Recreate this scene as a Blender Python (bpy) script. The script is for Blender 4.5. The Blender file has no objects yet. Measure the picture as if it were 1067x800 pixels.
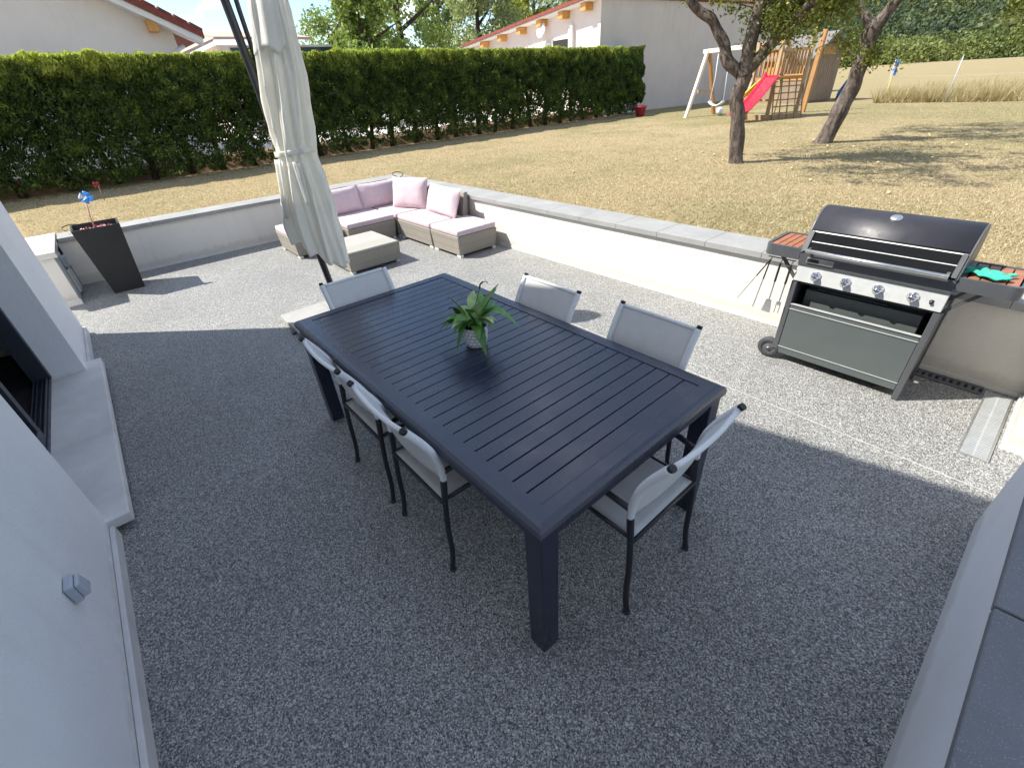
import bpy, bmesh, math, random
import numpy as np
from mathutils import Vector, Matrix
from mathutils import noise as mn

random.seed(7); RNG = np.random.default_rng(7)
SC = bpy.context.scene
COL = SC.collection
rad = math.radians

# ------------------------------------------------------------------ helpers
def tag(o, label=None, cat=None, group=None, kind=None):
    if label: o['label'] = label
    if cat: o['category'] = cat
    if group: o['group'] = group
    if kind: o['kind'] = kind
    return o

def thing(name, label, cat, loc=(0, 0, 0), rz=0.0, group=None):
    o = bpy.data.objects.new(name, None); COL.objects.link(o)
    o.location = loc; o.rotation_euler = (0, 0, rz); o.empty_display_size = .1
    return tag(o, label, cat, group)

def copy_tree(o, parent=None):
    c = o.copy(); COL.objects.link(c)
    if parent: c.parent = parent
    for ch in [x for x in o.children]: copy_tree(ch, c)
    return c

class MB:
    def __init__(s): s.v = []; s.f = []; s.m = []; s.sm = []; s.cm = 0; s.csm = False
    def add(s, vs, fs):
        b = len(s.v); s.v += [tuple(p) for p in vs]
        for f in fs:
            s.f.append([b + i for i in f]); s.m.append(s.cm); s.sm.append(s.csm)
        return s
    def box(s, x0, x1, y0, y1, z0, z1, T=None):
        vs = [(x, y, z) for z in (z0, z1) for y in (y0, y1) for x in (x0, x1)]
        if T is not None: vs = [T @ Vector(p) for p in vs]
        return s.add(vs, [(0, 2, 3, 1), (4, 5, 7, 6), (0, 1, 5, 4), (2, 6, 7, 3), (0, 4, 6, 2), (1, 3, 7, 5)])
    def hexa(s, b, t):  # bottom 4, top 4 ccw
        return s.add(list(b) + list(t), [(3, 2, 1, 0), (4, 5, 6, 7), (0, 1, 5, 4), (1, 2, 6, 5), (2, 3, 7, 6), (3, 0, 4, 7)])
    def prism(s, poly, axis, a, b):
        # poly 2D list; axis 'x','y','z'; extruded a..b
        def P(p, t):
            if axis == 'x': return (t, p[0], p[1])
            if axis == 'y': return (p[0], t, p[1])
            return (p[0], p[1], t)
        n = len(poly)
        vs = [P(p, a) for p in poly] + [P(p, b) for p in poly]
        fs = [tuple(range(n))[::-1], tuple(range(n, 2 * n))] + [(i, (i + 1) % n, n + (i + 1) % n, n + i) for i in range(n)]
        return s.add(vs, fs)
    def bar(s, p, q, w, h=None, up=(0, 0, 1)):
        h = h or w; p = Vector(p); q = Vector(q); d = (q - p); L = d.length; d.normalize()
        u = Vector(up)
        if abs(d.dot(u)) > .95: u = Vector((1, 0, 0))
        x = d.cross(u).normalized(); y = x.cross(d).normalized()
        T = Matrix((x, d, y)).transposed().to_4x4(); T.translation = p
        return s.box(-w / 2, w / 2, 0, L, -h / 2, h / 2, T)
    def tube(s, pts, r, n=10, cap=True, smooth=True):
        pts = [Vector(p) for p in pts]; N = len(pts)
        rs = r if hasattr(r, '__len__') else [r] * N
        old = s.csm; s.csm = smooth
        t0 = (pts[1] - pts[0]).normalized()
        ref = Vector((0, 0, 1)) if abs(t0.z) < .9 else Vector((1, 0, 0))
        x = t0.cross(ref).normalized(); vs = []
        for i, p in enumerate(pts):
            if i == 0: t = t0
            elif i == N - 1: t = (pts[-1] - pts[-2]).normalized()
            else: t = ((pts[i + 1] - p).normalized() + (p - pts[i - 1]).normalized()).normalized()
            x = (x - t * x.dot(t)).normalized(); y = t.cross(x)
            for k in range(n):
                a = 2 * math.pi * k / n
                vs.append(p + (x * math.cos(a) + y * math.sin(a)) * rs[i])
        fs = []
        for i in range(N - 1):
            for k in range(n):
                k2 = (k + 1) % n
                fs.append((i * n + k, i * n + k2, (i + 1) * n + k2, (i + 1) * n + k))
        s.add(vs, fs)
        if cap:
            b = len(s.v) - len(vs)
            s.csm = False
            s.f.append([b + k for k in range(n)][::-1]); s.m.append(s.cm); s.sm.append(False)
            s.f.append([b + (N - 1) * n + k for k in range(n)]); s.m.append(s.cm); s.sm.append(False)
        s.csm = old
        return s
    def lathe(s, prof, c=(0, 0, 0), n=32, T=None, smooth=True):
        old = s.csm; s.csm = smooth; vs = []
        for (r, z) in prof:
            for k in range(n):
                a = 2 * math.pi * k / n; p = Vector((r * math.cos(a), r * math.sin(a), z))
                if T is not None: p = T @ p
                vs.append(p + Vector(c))
        fs = [(i * n + k, i * n + (k + 1) % n, (i + 1) * n + (k + 1) % n, (i + 1) * n + k) for i in range(len(prof) - 1) for k in range(n)]
        s.add(vs, fs); s.csm = old; return s
    def grid(s, fn, nu, nv, smooth=True, closed_u=False):
        old = s.csm; s.csm = smooth
        vs = [fn(i / nu, j / nv) for j in range(nv + 1) for i in range(nu + (0 if closed_u else 1))]
        w = nu if closed_u else nu + 1
        fs = [(j * w + i, j * w + (i + 1) % w, (j + 1) * w + (i + 1) % w, (j + 1) * w + i) for j in range(nv) for i in range(nu)]
        s.add(vs, fs); s.csm = old; return s
    def build(s, name, mats, parent=None, bevel=0, seg=2, subsurf=0, solid=0, loc=None):
        me = bpy.data.meshes.new(name); me.from_pydata(s.v, [], s.f)
        mats = mats if isinstance(mats, (list, tuple)) else [mats]
        for m in mats: me.materials.append(m)
        me.polygons.foreach_set('material_index', s.m); me.polygons.foreach_set('use_smooth', s.sm); me.update()
        o = bpy.data.objects.new(name, me); COL.objects.link(o)
        if parent: o.parent = parent
        if loc: o.location = loc
        if solid:
            md = o.modifiers.new('solid', 'SOLIDIFY'); md.thickness = solid; md.offset = 0
        if bevel:
            md = o.modifiers.new('bevel', 'BEVEL'); md.width = bevel; md.segments = seg; md.limit_method = 'ANGLE'; md.angle_limit = rad(40)
            md.harden_normals = False
        if subsurf:
            md = o.modifiers.new('sub', 'SUBSURF'); md.levels = subsurf; md.render_levels = subsurf
        return o

def catmull(pts, n=8):
    P = [Vector(p) for p in pts]; out = []
    for i in range(len(P) - 1):
        p0 = P[max(i - 1, 0)]; p1 = P[i]; p2 = P[i + 1]; p3 = P[min(i + 2, len(P) - 1)]
        for k in range(n):
            t = k / n
            out.append(.5 * ((2 * p1) + (p2 - p0) * t + (2 * p0 - 5 * p1 + 4 * p2 - p3) * t * t + (3 * p1 - p0 - 3 * p2 + p3) * t ** 3))
    out.append(P[-1]); return out

# ------------------------------------------------------------------ materials
def mat(name, base=(.5, .5, .5), rough=.6, metal=0., spec=.5):
    m = bpy.data.materials.new(name); m.use_nodes = True; nt = m.node_tree
    b = nt.nodes['Principled BSDF']; b.inputs['Base Color'].default_value = (*base, 1)
    b.inputs['Roughness'].default_value = rough; b.inputs['Metallic'].default_value = metal
    b.inputs['Specular IOR Level'].default_value = spec
    return m, nt, b
def N(nt, t, **kw):
    n = nt.nodes.new(t)
    for k, v in kw.items():
        if k in n.inputs.keys(): n.inputs[k].default_value = v
        else: setattr(n, k, v)
    return n
def L(nt, a, b): nt.links.new(a, b)
def pos(nt, world=False):
    if world: return N(nt, 'ShaderNodeNewGeometry').outputs['Position']
    return N(nt, 'ShaderNodeTexCoord').outputs['Object']
def noise(nt, co, scale, detail=4, rough=.55, dist=0):
    n = N(nt, 'ShaderNodeTexNoise'); n.inputs['Scale'].default_value = scale; n.inputs['Detail'].default_value = detail
    n.inputs['Roughness'].default_value = rough; n.inputs['Distortion'].default_value = dist
    L(nt, co, n.inputs['Vector']); return n.outputs['Fac']
def ramp(nt, fac, stops, interp='LINEAR'):
    r = N(nt, 'ShaderNodeValToRGB'); e = r.color_ramp.elements; r.color_ramp.interpolation = interp
    while len(e) < len(stops): e.new(.5)
    for i, (p, c) in enumerate(stops):
        e[i].position = p; e[i].color = (*c, 1) if len(c) == 3 else c
    L(nt, fac, r.inputs['Fac']); return r.outputs['Color']
def mix(nt, fac, a, b, mode='MIX'):
    m = N(nt, 'ShaderNodeMix', data_type='RGBA', blend_type=mode)
    for idx, v in ((0, fac), (6, a), (7, b)):
        if hasattr(v, 'is_linked') or isinstance(v, bpy.types.NodeSocket): L(nt, v, m.inputs[idx])
        else: m.inputs[idx].default_value = v if idx == 0 else (*v, 1)
    return m.outputs[2]
def math_(nt, op, a, b=None, c=None):
    m = N(nt, 'ShaderNodeMath', operation=op)
    for i, v in enumerate((a, b, c)):
        if v is None: continue
        if isinstance(v, bpy.types.NodeSocket): L(nt, v, m.inputs[i])
        else: m.inputs[i].default_value = v
    return m.outputs[0]
def bump(nt, b, h, strength=.3, dist=.01):
    n = N(nt, 'ShaderNodeBump'); n.inputs['Strength'].default_value = strength; n.inputs['Distance'].default_value = dist
    L(nt, h, n.inputs['Height']); L(nt, n.outputs['Normal'], b.inputs['Normal']); return n

def g(v): return (v, v, v)
def painted(name, base, rough=.5, var=.12, bumps=.05, scale=6., metal=0., spec=.5, fine=220, world=False):
    m, nt, b = mat(name, base, rough, metal, spec); co = pos(nt, world)
    f = noise(nt, co, scale, 6, .6)
    c = ramp(nt, f, [(.3, tuple(x * (1 - var) for x in base)), (.7, tuple(min(1, x * (1 + var)) for x in base))])
    L(nt, c, b.inputs['Base Color'])
    r = ramp(nt, noise(nt, co, scale * 2.3, 5), [(.3, g(max(0, rough - .08))), (.7, g(min(1, rough + .08)))])
    L(nt, r, b.inputs['Roughness'])
    if bumps: bump(nt, b, noise(nt, co, fine, 3), bumps, .004)
    return m

M = {}
# render walls: fine gritty stucco, faint stains
def stucco(name, base, stain=(.6, .56, .5), st=.25):
    m, nt, b = mat(name, base, .85, 0, .25); co = pos(nt, True)
    f = noise(nt, co, 1.3, 6, .65); c = ramp(nt, f, [(.35, tuple(x * .93 for x in base)), (.65, base)])
    mp = N(nt, 'ShaderNodeMapping'); mp.inputs['Scale'].default_value = (9, 9, .9); L(nt, co, mp.inputs['Vector'])
    s = ramp(nt, noise(nt, mp.outputs[0], 1, 5, .6), [(.56, g(0)), (.78, g(st))])
    sp = ramp(nt, noise(nt, co, 34, 2, .5), [(.70, g(0)), (.76, g(.45))])
    sp2 = math_(nt, 'MULTIPLY', sp, ramp(nt, noise(nt, co, 2.2, 2), [(.5, g(0)), (.7, g(1))]))
    c2 = mix(nt, s, c, tuple(a * b_ for a, b_ in zip(stain, base))); c2 = mix(nt, sp2, c2, tuple(a * b_ for a, b_ in zip(stain, base)))
    sz = N(nt, 'ShaderNodeSeparateXYZ'); L(nt, co, sz.inputs[0])
    sp3 = math_(nt, 'ADD', sz.outputs[2], math_(nt, 'MULTIPLY', noise(nt, co, 14, 4, .7), -.16))
    c2 = mix(nt, ramp(nt, sp3, [(0, g(.30)), (.05, g(0))]), c2, tuple(a * b_ * .8 for a, b_ in zip(stain, base)))
    L(nt, c2, b.inputs['Base Color'])
    h = math_(nt, 'ADD', noise(nt, co, 170, 4, .75), math_(nt, 'MULTIPLY', noise(nt, co, 40, 3), .5))
    bump(nt, b, h, .7, .005); return m
M['wall'] = stucco('white_render', (.72, .685, .625))
M['wall_house'] = stucco('house_render', (.87, .865, .86), st=.10)
M['wall_barn'] = stucco('barn_render', (.60, .54, .49), st=.5)
M['wall_neigh'] = stucco('neighbour_render', (.84, .75, .65), st=.2)
M['gable'] = stucco('gable_render', (.82, .72, .66), st=.2)

# resin bound gravel
def gravel():
    m, nt, b = mat('resin_gravel', g(.3), .55, 0, .4); co = pos(nt, True)
    v = N(nt, 'ShaderNodeTexVoronoi', feature='F1'); v.inputs['Scale'].default_value = 225; v.inputs['Randomness'].default_value = 1
    L(nt, co, v.inputs['Vector'])
    sep = N(nt, 'ShaderNodeSeparateColor'); L(nt, v.outputs['Color'], sep.inputs[0])
    c = ramp(nt, sep.outputs[0], [(0, (.036, .038, .040)), (.22, (.095, .098, .101)), (.5, (.202, .207, .204)), (.78, (.340, .343, .330)), (1, (.60, .595, .565))])
    warm = mix(nt, ramp(nt, sep.outputs[1], [(.6, g(0)), (1, g(.35))]), c, (.33, .28, .21))
    big = ramp(nt, noise(nt, co, .9, 5, .6), [(.3, g(.84)), (.7, g(1.10))])
    c = mix(nt, 1., warm, big, 'MULTIPLY')
    mid = ramp(nt, noise(nt, co, 28, 3, .6), [(.3, g(.92)), (.7, g(1.07))])
    c = mix(nt, 1., c, mid, 'MULTIPLY')
    L(nt, c, b.inputs['Base Color'])
    d = math_(nt, 'SUBTRACT', 1, v.outputs['Distance']); bump(nt, b, d, .6, .0025)
    return m
M['gravel'] = gravel()

def stone(name, base, sc=90, rough=.8):
    m, nt, b = mat(name, base, rough, 0, .35); co = pos(nt, True)
    c = ramp(nt, noise(nt, co, 3, 6, .65), [(.3, tuple(x * .84 for x in base)), (.7, tuple(x * 1.1 for x in base))])
    c = mix(nt, ramp(nt, noise(nt, co, sc * 3, 2), [(.62, g(0)), (.72, g(.35))]), c, (.7, .7, .68))
    L(nt, c, b.inputs['Base Color']); bump(nt, b, noise(nt, co, sc, 5, .7), .35, .004); return m
M['coping'] = stone('coping_concrete', (.30, .30, .29))
M['coping_dark'] = stone('coping_slate', (.19, .195, .205))
M['sill'] = stone('sill_concrete', (.70, .68, .64))
M['plinth'] = stone('plinth_render', (.64, .62, .60))

# dry lawn: soil/thatch under the blades
def lawn(name, cols, greens=.5):
    m, nt, b = mat(name, (.4, .3, .15), .95, 0, .1); co = pos(nt, True)
    f = noise(nt, co, 22, 6, .75); c = ramp(nt, f, [(.28, cols[0]), (.5, cols[1]), (.72, cols[2])])
    big = noise(nt, co, .55, 6, .65)
    sy = N(nt, 'ShaderNodeSeparateXYZ'); L(nt, co, sy.inputs[0])
    far = ramp(nt, math_(nt, 'MULTIPLY', sy.outputs[1], .04), [(.46, g(0)), (.72, g(.22))])
    c = mix(nt, ramp(nt, math_(nt, 'ADD', big, far), [(.50, g(0)), (.70, g(greens))]), c, (.17, .17, .065))
    c = mix(nt, ramp(nt, noise(nt, co, 1.7, 5, .7), [(.5, g(0)), (.75, g(.5))]), c, cols[3])
    fine = ramp(nt, noise(nt, co, 120, 3, .7), [(.25, g(.65)), (.75, g(1.3))]); c = mix(nt, 1., c, fine, 'MULTIPLY')
    L(nt, c, b.inputs['Base Color'])
    bump(nt, b, math_(nt, 'ADD', noise(nt, co, 60, 5, .75), noise(nt, co, 9, 4)), .8, .03); return m
M['lawn'] = lawn('dry_lawn', [(.26, .19, .105), (.41, .325, .19), (.52, .43, .275), (.29, .225, .125)], .55)
M['field'] = lawn('dry_field', [(.27, .205, .11), (.37, .29, .165), (.44, .355, .22), (.30, .24, .13)], .25)

def leafmat(name, stops, trans=.35, rough=.55, attr='rnd', spec=.3):
    m, nt, b = mat(name, stops[0][1], rough, 0, spec)
    a = N(nt, 'ShaderNodeAttribute', attribute_name=attr)
    c = ramp(nt, a.outputs['Fac'], stops); L(nt, c, b.inputs['Base Color'])
    if trans:
        t = N(nt, 'ShaderNodeBsdfTranslucent'); br = mix(nt, 1., c, (1.25, 1.3, .7), 'MULTIPLY'); L(nt, br, t.inputs['Color'])
        ms = N(nt, 'ShaderNodeMixShader'); ms.inputs[0].default_value = trans
        L(nt, b.outputs[0], ms.inputs[1]); L(nt, t.outputs[0], ms.inputs[2]); L(nt, ms.outputs[0], nt.nodes['Material Output'].inputs['Surface'])
    return m
M['hedge'] = leafmat('hedge_leaf', [(0, (.024, .046, .016)), (.45, (.075, .122, .030)), (.75, (.19, .25, .045)), (1, (.42, .47, .10))], .42)
M['straw'] = leafmat('straw_blade', [(0, (.31, .24, .14)), (.45, (.48, .395, .25)), (.85, (.62, .53, .37)), (1, (.22, .225, .095))], .25, .8)
M['tallstraw'] = leafmat('tall_straw', [(0, (.30, .24, .13)), (.5, (.46, .38, .22)), (1, (.58, .49, .31))], .3, .8)
M['apple_leaf'] = leafmat('apple_leaf', [(0, (.08, .10, .02)), (.5, (.18, .21, .045)), (.85, (.32, .34, .09)), (1, (.50, .46, .18))], .4)
M['tree_a'] = leafmat('tree_leaf_mid', [(0, (.08, .13, .03)), (.6, (.22, .29, .07)), (1, (.40, .45, .15))], .35)
M['tree_b'] = leafmat('tree_leaf_dark', [(0, (.04, .07, .02)), (.6, (.10, .16, .045)), (1, (.22, .28, .08))], .3)
M['tree_c'] = leafmat('tree_leaf_pale', [(0, (.18, .22, .10)), (.6, (.34, .39, .20)), (1, (.52, .55, .33))], .35)
M['tree_d'] = leafmat('tree_leaf_yellow', [(0, (.14, .17, .03)), (.6, (.32, .35, .07)), (1, (.48, .47, .13))], .35)
M['forest'] = leafmat('forest_leaf', [(0, (.03, .05, .028)), (.5, (.085, .115, .055)), (1, (.19, .21, .09))], .3)
M['bushes'] = leafmat('bush_leaf', [(0, (.04, .06, .02)), (.5, (.12, .15, .045)), (1, (.26, .28, .09))], .3)
M['lily'] = leafmat('lily_leaf', [(0, (.015, .05, .008)), (.6, (.035, .11, .015)), (1, (.12, .22, .05))], .25, .35, spec=.5)

def bark(name, a, b_, sc=14):
    m, nt, b = mat(name, a, .9, 0, .2); co = pos(nt)
    mp = N(nt, 'ShaderNodeMapping'); mp.inputs['Scale'].default_value = (1, 1, .35); L(nt, co, mp.inputs['Vector'])
    f = noise(nt, mp.outputs[0], sc, 8, .75, .6); c = ramp(nt, f, [(.35, a), (.5, tuple((x + y) / 2 for x, y in zip(a, b_))), (.66, b_)])
    L(nt, c, b.inputs['Base Color']); bump(nt, b, f, 1., .05); return m
M['bark'] = bark('bark', (.035, .025, .02), (.26, .21, .18))
M['hbark'] = bark('hedge_bark', (.035, .025, .018), (.12, .085, .06))

def wood(name, base, sc=8, var=.3, rough=.6, ax=(1, 1, .08)):
    m, nt, b = mat(name, base, rough, 0, .3); co = pos(nt)
    mp = N(nt, 'ShaderNodeMapping'); mp.inputs['Scale'].default_value = ax; L(nt, co, mp.inputs['Vector'])
    f = noise(nt, mp.outputs[0], sc * 4, 6, .6, 1.5)
    c = ramp(nt, f, [(.3, tuple(x * (1 - var) for x in base)), (.7, tuple(x * (1 + var) for x in base))])
    L(nt, c, b.inputs['Base Color']); bump(nt, b, f, .2, .004); return m
M['wood_orange'] = wood('stained_wood', (.42, .22, .08))
M['wood_pale'] = wood('pale_wood', (.44, .31, .18))
M['wood_white'] = wood('sun_bleached_wood', (.78, .66, .54), var=.15)
M['wood_grey'] = wood('weathered_wood', (.26, .19, .13))
M['wood_red'] = wood('red_brown_slats', (.32, .13, .07), sc=14, ax=(.08, 1, 1), rough=.45)
M['rafter'] = painted('rafter_wood', (.62, .30, .08), .6, .2)

M['table'] = painted('anthracite_aluminium', (.008, .014, .036), .30, .04, 0, 3, spec=1.)
M['tube'] = painted('dark_powder_coat', (.022, .024, .030), .35, .1, 0, 5)
M['mast'] = painted('umbrella_mast_coat', (.03, .03, .035), .4, .1, 0, 4)
M['black'] = painted('matte_black', (.012, .012, .013), .5, .15, .02)
M['blackgloss'] = painted('black_enamel', (.022, .022, .026), .24, .1, 0, 9)
M['planter'] = painted('black_planter', (.014, .014, .015), .55, .15, .02)
M['bbqgrey'] = painted('grey_green_enamel', (.085, .098, .096), .38, .06, .01, 5)
M['bbqframe'] = painted('graphite_frame', (.075, .078, .085), .4, .08, .01)
M['bbqlid'] = painted('hood_enamel', (.030, .029, .036), .46, .12, .01, 7)
M['steel'] = painted('brushed_steel', (.62, .62, .60), .32, .06, .02, 8, metal=.9)
M['steelpanel'] = painted('satin_panel', (.55, .56, .55), .45, .05, 0, 8, metal=.35)
M['chrome'] = painted('chrome', (.75, .75, .78), .12, .03, 0, 8, metal=1.)
M['alu'] = painted('silver_plastic', (.62, .62, .60), .5, .06, 0)
M['grate'] = painted('galvanised_grate', (.52, .54, .55), .45, .1, .02, 9, metal=.5)
M['frame'] = painted('window_frame_anthracite', (.026, .030, .042), .42, .08, .01)
M['lightgrey'] = painted('light_grey_plastic', (.42, .45, .49), .5, .06, 0)
M['palegrey'] = painted('pale_plastic', (.62, .61, .57), .6, .06, 0)
M['rubber'] = painted('dark_rubber', (.045, .045, .048), .7, .1, .02)
M['red'] = painted('red_plastic', (.50, .012, .035), .3, .06, 0)
M['redpot'] = painted('red_pot', (.33, .03, .045), .5, .1, 0)
M['yellow'] = painted('yellow_plastic', (.85, .55, .05), .4, .08, 0)
M['blue'] = painted('blue_plastic', (.02, .30, .85), .35, .08, 0)
M['bluetarp'] = painted('blue_tarpaulin', (.03, .16, .32), .5, .2, .1)
M['signblue'] = painted('sign_blue', (.08, .22, .75), .4, .06, 0)
M['signwhite'] = painted('sign_white', (.75, .78, .82), .4, .04, 0)
M['navy'] = painted('sign_navy', (.01, .02, .12), .5, .05, 0)
M['tile_red'] = painted('red_roof_tile', (.22, .055, .035), .8, .3, .2, 10)
M['tile_tan'] = painted('tan_roof_sheet', (.50, .36, .29), .8, .12, .1, 3)
M['roofgrey'] = painted('grey_roof_felt', (.17, .155, .15), .85, .15, .1, 5)
M['fascia'] = painted('white_fascia', (.80, .76, .70), .6, .05, 0)
M['dark'] = painted('dark_interior', (.02, .018, .016), .8, .2, 0)
M['dirt'] = painted('bare_earth', (.20, .125, .07), .95, .35, .5, 5, fine=40)
M['paving_far'] = painted('pale_paving', (.62, .58, .54), .9, .15, .1, 2)
M['apple'] = painted('fallen_apple', (.55, .48, .24), .5, .3, 0, 20)
M['pinkstuff'] = painted('pink_petals', (.75, .32, .32), .6, .3, 0, 30)
M['soil'] = painted('potting_soil', (.03, .022, .015), .95, .3, .5, 30, fine=80)

def fabric(name, base, rough=.85, var=.06, wv=900, trans=0, wr=.4, wsc=7):
    m, nt, b = mat(name, base, rough, 0, .2); b.inputs['Sheen Weight'].default_value = .15; co = pos(nt)
    c = ramp(nt, noise(nt, co, 9, 5, .6), [(.3, tuple(x * (1 - var) for x in base)), (.7, tuple(min(1, x * (1 + var)) for x in base))])
    L(nt, c, b.inputs['Base Color'])
    h = math_(nt, 'ADD', math_(nt, 'MULTIPLY', noise(nt, co, wv, 2), .15), noise(nt, co, wsc, 4, .55, .4))
    bump(nt, b, h, wr, .02)
    if trans:
        t = N(nt, 'ShaderNodeBsdfTranslucent'); L(nt, c, t.inputs['Color'])
        ms = N(nt, 'ShaderNodeMixShader'); ms.inputs[0].default_value = trans
        L(nt, b.outputs[0], ms.inputs[1]); L(nt, t.outputs[0], ms.inputs[2]); L(nt, ms.outputs[0], nt.nodes['Material Output'].inputs['Surface'])
    return m
M['pink'] = fabric('pink_cushion', (.58, .46, .485), wr=.5, wsc=9)
M['sling'] = fabric('sling_mesh', (.70, .695, .67), .7, .05, trans=.22, wr=.08)
M['sleeve'] = fabric('sling_sleeve', (.76, .76, .76), .65, .05, trans=.05, wr=.08)
M['canopy'] = fabric('parasol_canvas', (.93, .92, .87), .8, .02, trans=.5, wr=.35, wsc=11)
M['towel'] = fabric('green_cloth', (.04, .42, .30), .95, .15, wr=.6, wsc=40)

def wicker(name, base):
    m, nt, b = mat(name, base, .6, 0, .35); co = pos(nt)
    w = N(nt, 'ShaderNodeTexWave', wave_type='BANDS', bands_direction='Z'); w.inputs['Scale'].default_value = 28; w.inputs['Distortion'].default_value = .6
    L(nt, co, w.inputs['Vector'])
    ch = N(nt, 'ShaderNodeTexBrick'); ch.inputs['Scale'].default_value = 30; ch.inputs['Mortar Size'].default_value = .015
    for k, c in (('Color1', tuple(x * 1.05 for x in base)), ('Color2', tuple(x * .95 for x in base)), ('Mortar', tuple(x * .75 for x in base))): ch.inputs[k].default_value = (*c, 1)
    L(nt, co, ch.inputs['Vector']); L(nt, ch.outputs['Color'], b.inputs['Base Color'])
    bump(nt, b, math_(nt, 'ADD', w.outputs['Fac'], noise(nt, co, 90, 3)), .5, .004); return m
M['wicker'] = wicker('grey_wicker', (.31, .28, .235))

def glass(name, tint=(.9, .93, .92), rough=.02):
    m, nt, b = mat(name, tint, rough, 0, .5); b.inputs['Transmission Weight'].default_value = 1.; b.inputs['IOR'].default_value = 1.45
    return m
M['glass'] = glass('door_glass')
def tglass():
    m, nt, b = mat('table_glass', (.46, .45, .40), .08, 0, .7); return m
M['tglass'] = tglass()

def potmat():
    m, nt, b = mat('dotted_ceramic', (.75, .75, .74), .35); 
    tc = pos(nt); sp = N(nt, 'ShaderNodeSeparateXYZ'); L(nt, tc, sp.inputs[0])
    ang = math_(nt, 'MULTIPLY', math_(nt, 'ARCTAN2', sp.outputs[1], sp.outputs[0]), 16 / (2 * math.pi))
    zz = math_(nt, 'MULTIPLY', sp.outputs[2], 52)
    row = math_(nt, 'FLOOR', zz); a2 = math_(nt, 'ADD', ang, math_(nt, 'MULTIPLY', row, .5))
    fx = math_(nt, 'SUBTRACT', math_(nt, 'FRACT', a2), .5); fz = math_(nt, 'SUBTRACT', math_(nt, 'FRACT', zz), .5)
    d = math_(nt, 'SQRT', math_(nt, 'ADD', math_(nt, 'MULTIPLY', fx, fx), math_(nt, 'MULTIPLY', fz, fz)))
    c = ramp(nt, d, [(.40, (.90, .90, .88)), (.48, (.42, .44, .46))]); L(nt, c, b.inputs['Base Color'])
    bump(nt, b, ramp(nt, d, [(.2, g(1)), (.42, g(0))]), .6, .004); return m
M['pot'] = potmat()

# ------------------------------------------------------------------ mass leaf meshes
def leaves(name, P, size, m, parent=None, aspect=.5, up=.3, rnd=None, nrm=None, bend=True, droop=0.):
    """one quad (folded into two triangles) per point; P (n,3)"""
    n = len(P); P = np.asarray(P, float)
    size = np.broadcast_to(size, (n,))
    d = RNG.normal(size=(n, 3)); d[:, 2] += up
    if nrm is not None: d = d * .6 + nrm
    d /= np.linalg.norm(d, axis=1)[:, None]
    r = RNG.normal(size=(n, 3)); s = np.cross(d, r); s /= np.linalg.norm(s, axis=1)[:, None] + 1e-9
    a = d * size[:, None]; b = s * (size * aspect)[:, None] * .5
    nn = np.cross(d, s) * (size * .15)[:, None]
    V = np.stack([P - a * .5, P + b + nn, P + a * .5, P - b + nn], 1).reshape(-1, 3)
    me = bpy.data.meshes.new(name)
    me.vertices.add(n * 4); me.vertices.foreach_set('co', V.ravel())
    idx = (np.arange(n)[:, None] * 4 + np.array([0, 1, 2, 0, 2, 3])[None]).ravel()
    me.loops.add(n * 6); me.loops.foreach_set('vertex_index', idx)
    me.polygons.add(n * 2); me.polygons.foreach_set('loop_start', np.arange(n * 2) * 3)
    me.update(calc_edges=True)
    at = me.attributes.new('rnd', 'FLOAT', 'FACE')
    rv = RNG.random(n) if rnd is None else np.clip(rnd, 0, 1)
    at.data.foreach_set('value', np.repeat(rv, 2).astype(np.float32))
    me.materials.append(m); o = bpy.data.objects.new(name, me); COL.objects.link(o)
    if parent: o.parent = parent
    return o

def nz(P, sc, off=0.):
    return np.array([mn.noise((float(p[0]) * sc + off, float(p[1]) * sc, float(p[2]) * sc)) for p in P])

# ------------------------------------------------------------------ layout (metres; X along the terrace, Y away from the house)
GZ = .50            # lawn level; terrace is z = 0
# --- ground sheets
def sheet(name, rects, z, m, sub=None):
    b = MB()
    for (x0, x1, y0, y1) in rects: b.add([(x0, y0, z), (x1, y0, z), (x1, y1, z), (x0, y1, z)], [(0, 1, 2, 3)])
    return tag(b.build(name, m), kind='structure')
sheet('terrace', [(-8.2, 2.4, -.95, 4.15), (-7.3, -5.9, -4, -.95)], 0, M['gravel'])
sheet('lawn', [(-14.1, 45, 4.1, 22.6), (-14.1, -8.1, -12, 4.1), (2.3, 45, -12, 4.1), (-14.1, 45, -40, -12), (-8.1, -7.35, -12, -.8)], GZ, M['lawn'])
sheet('field', [(-14.1, 420, 22.6, 900), (-500, -14.1, 31, 900), (45, 420, -300, 22.6)], GZ - .002, M['field'])
sheet('ground', [(-900, 1500, -900, 1500)], -.05, M['dirt'])
sheet('neighbour_yard', [(-500, -14.1, -300, 31), (-14.1, 45, -300, -40)], GZ - .004, M['paving_far'])
b = MB(); b.prism([(-14.6, .45), (-13.75, .46), (-14.0, .72), (-14.4, .80)], 'y', -12, 17.0)
tag(b.build('earth_bank', M['dirt']), kind='structure')

# expansion joint strip in the terrace
b = MB(); b.box(-3.2, 2.2, 2.797, 2.802, .001, .004)
tag(b.build('paving_joint', painted('joint_strip', (.45, .44, .42), .8)), kind='structure')

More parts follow.
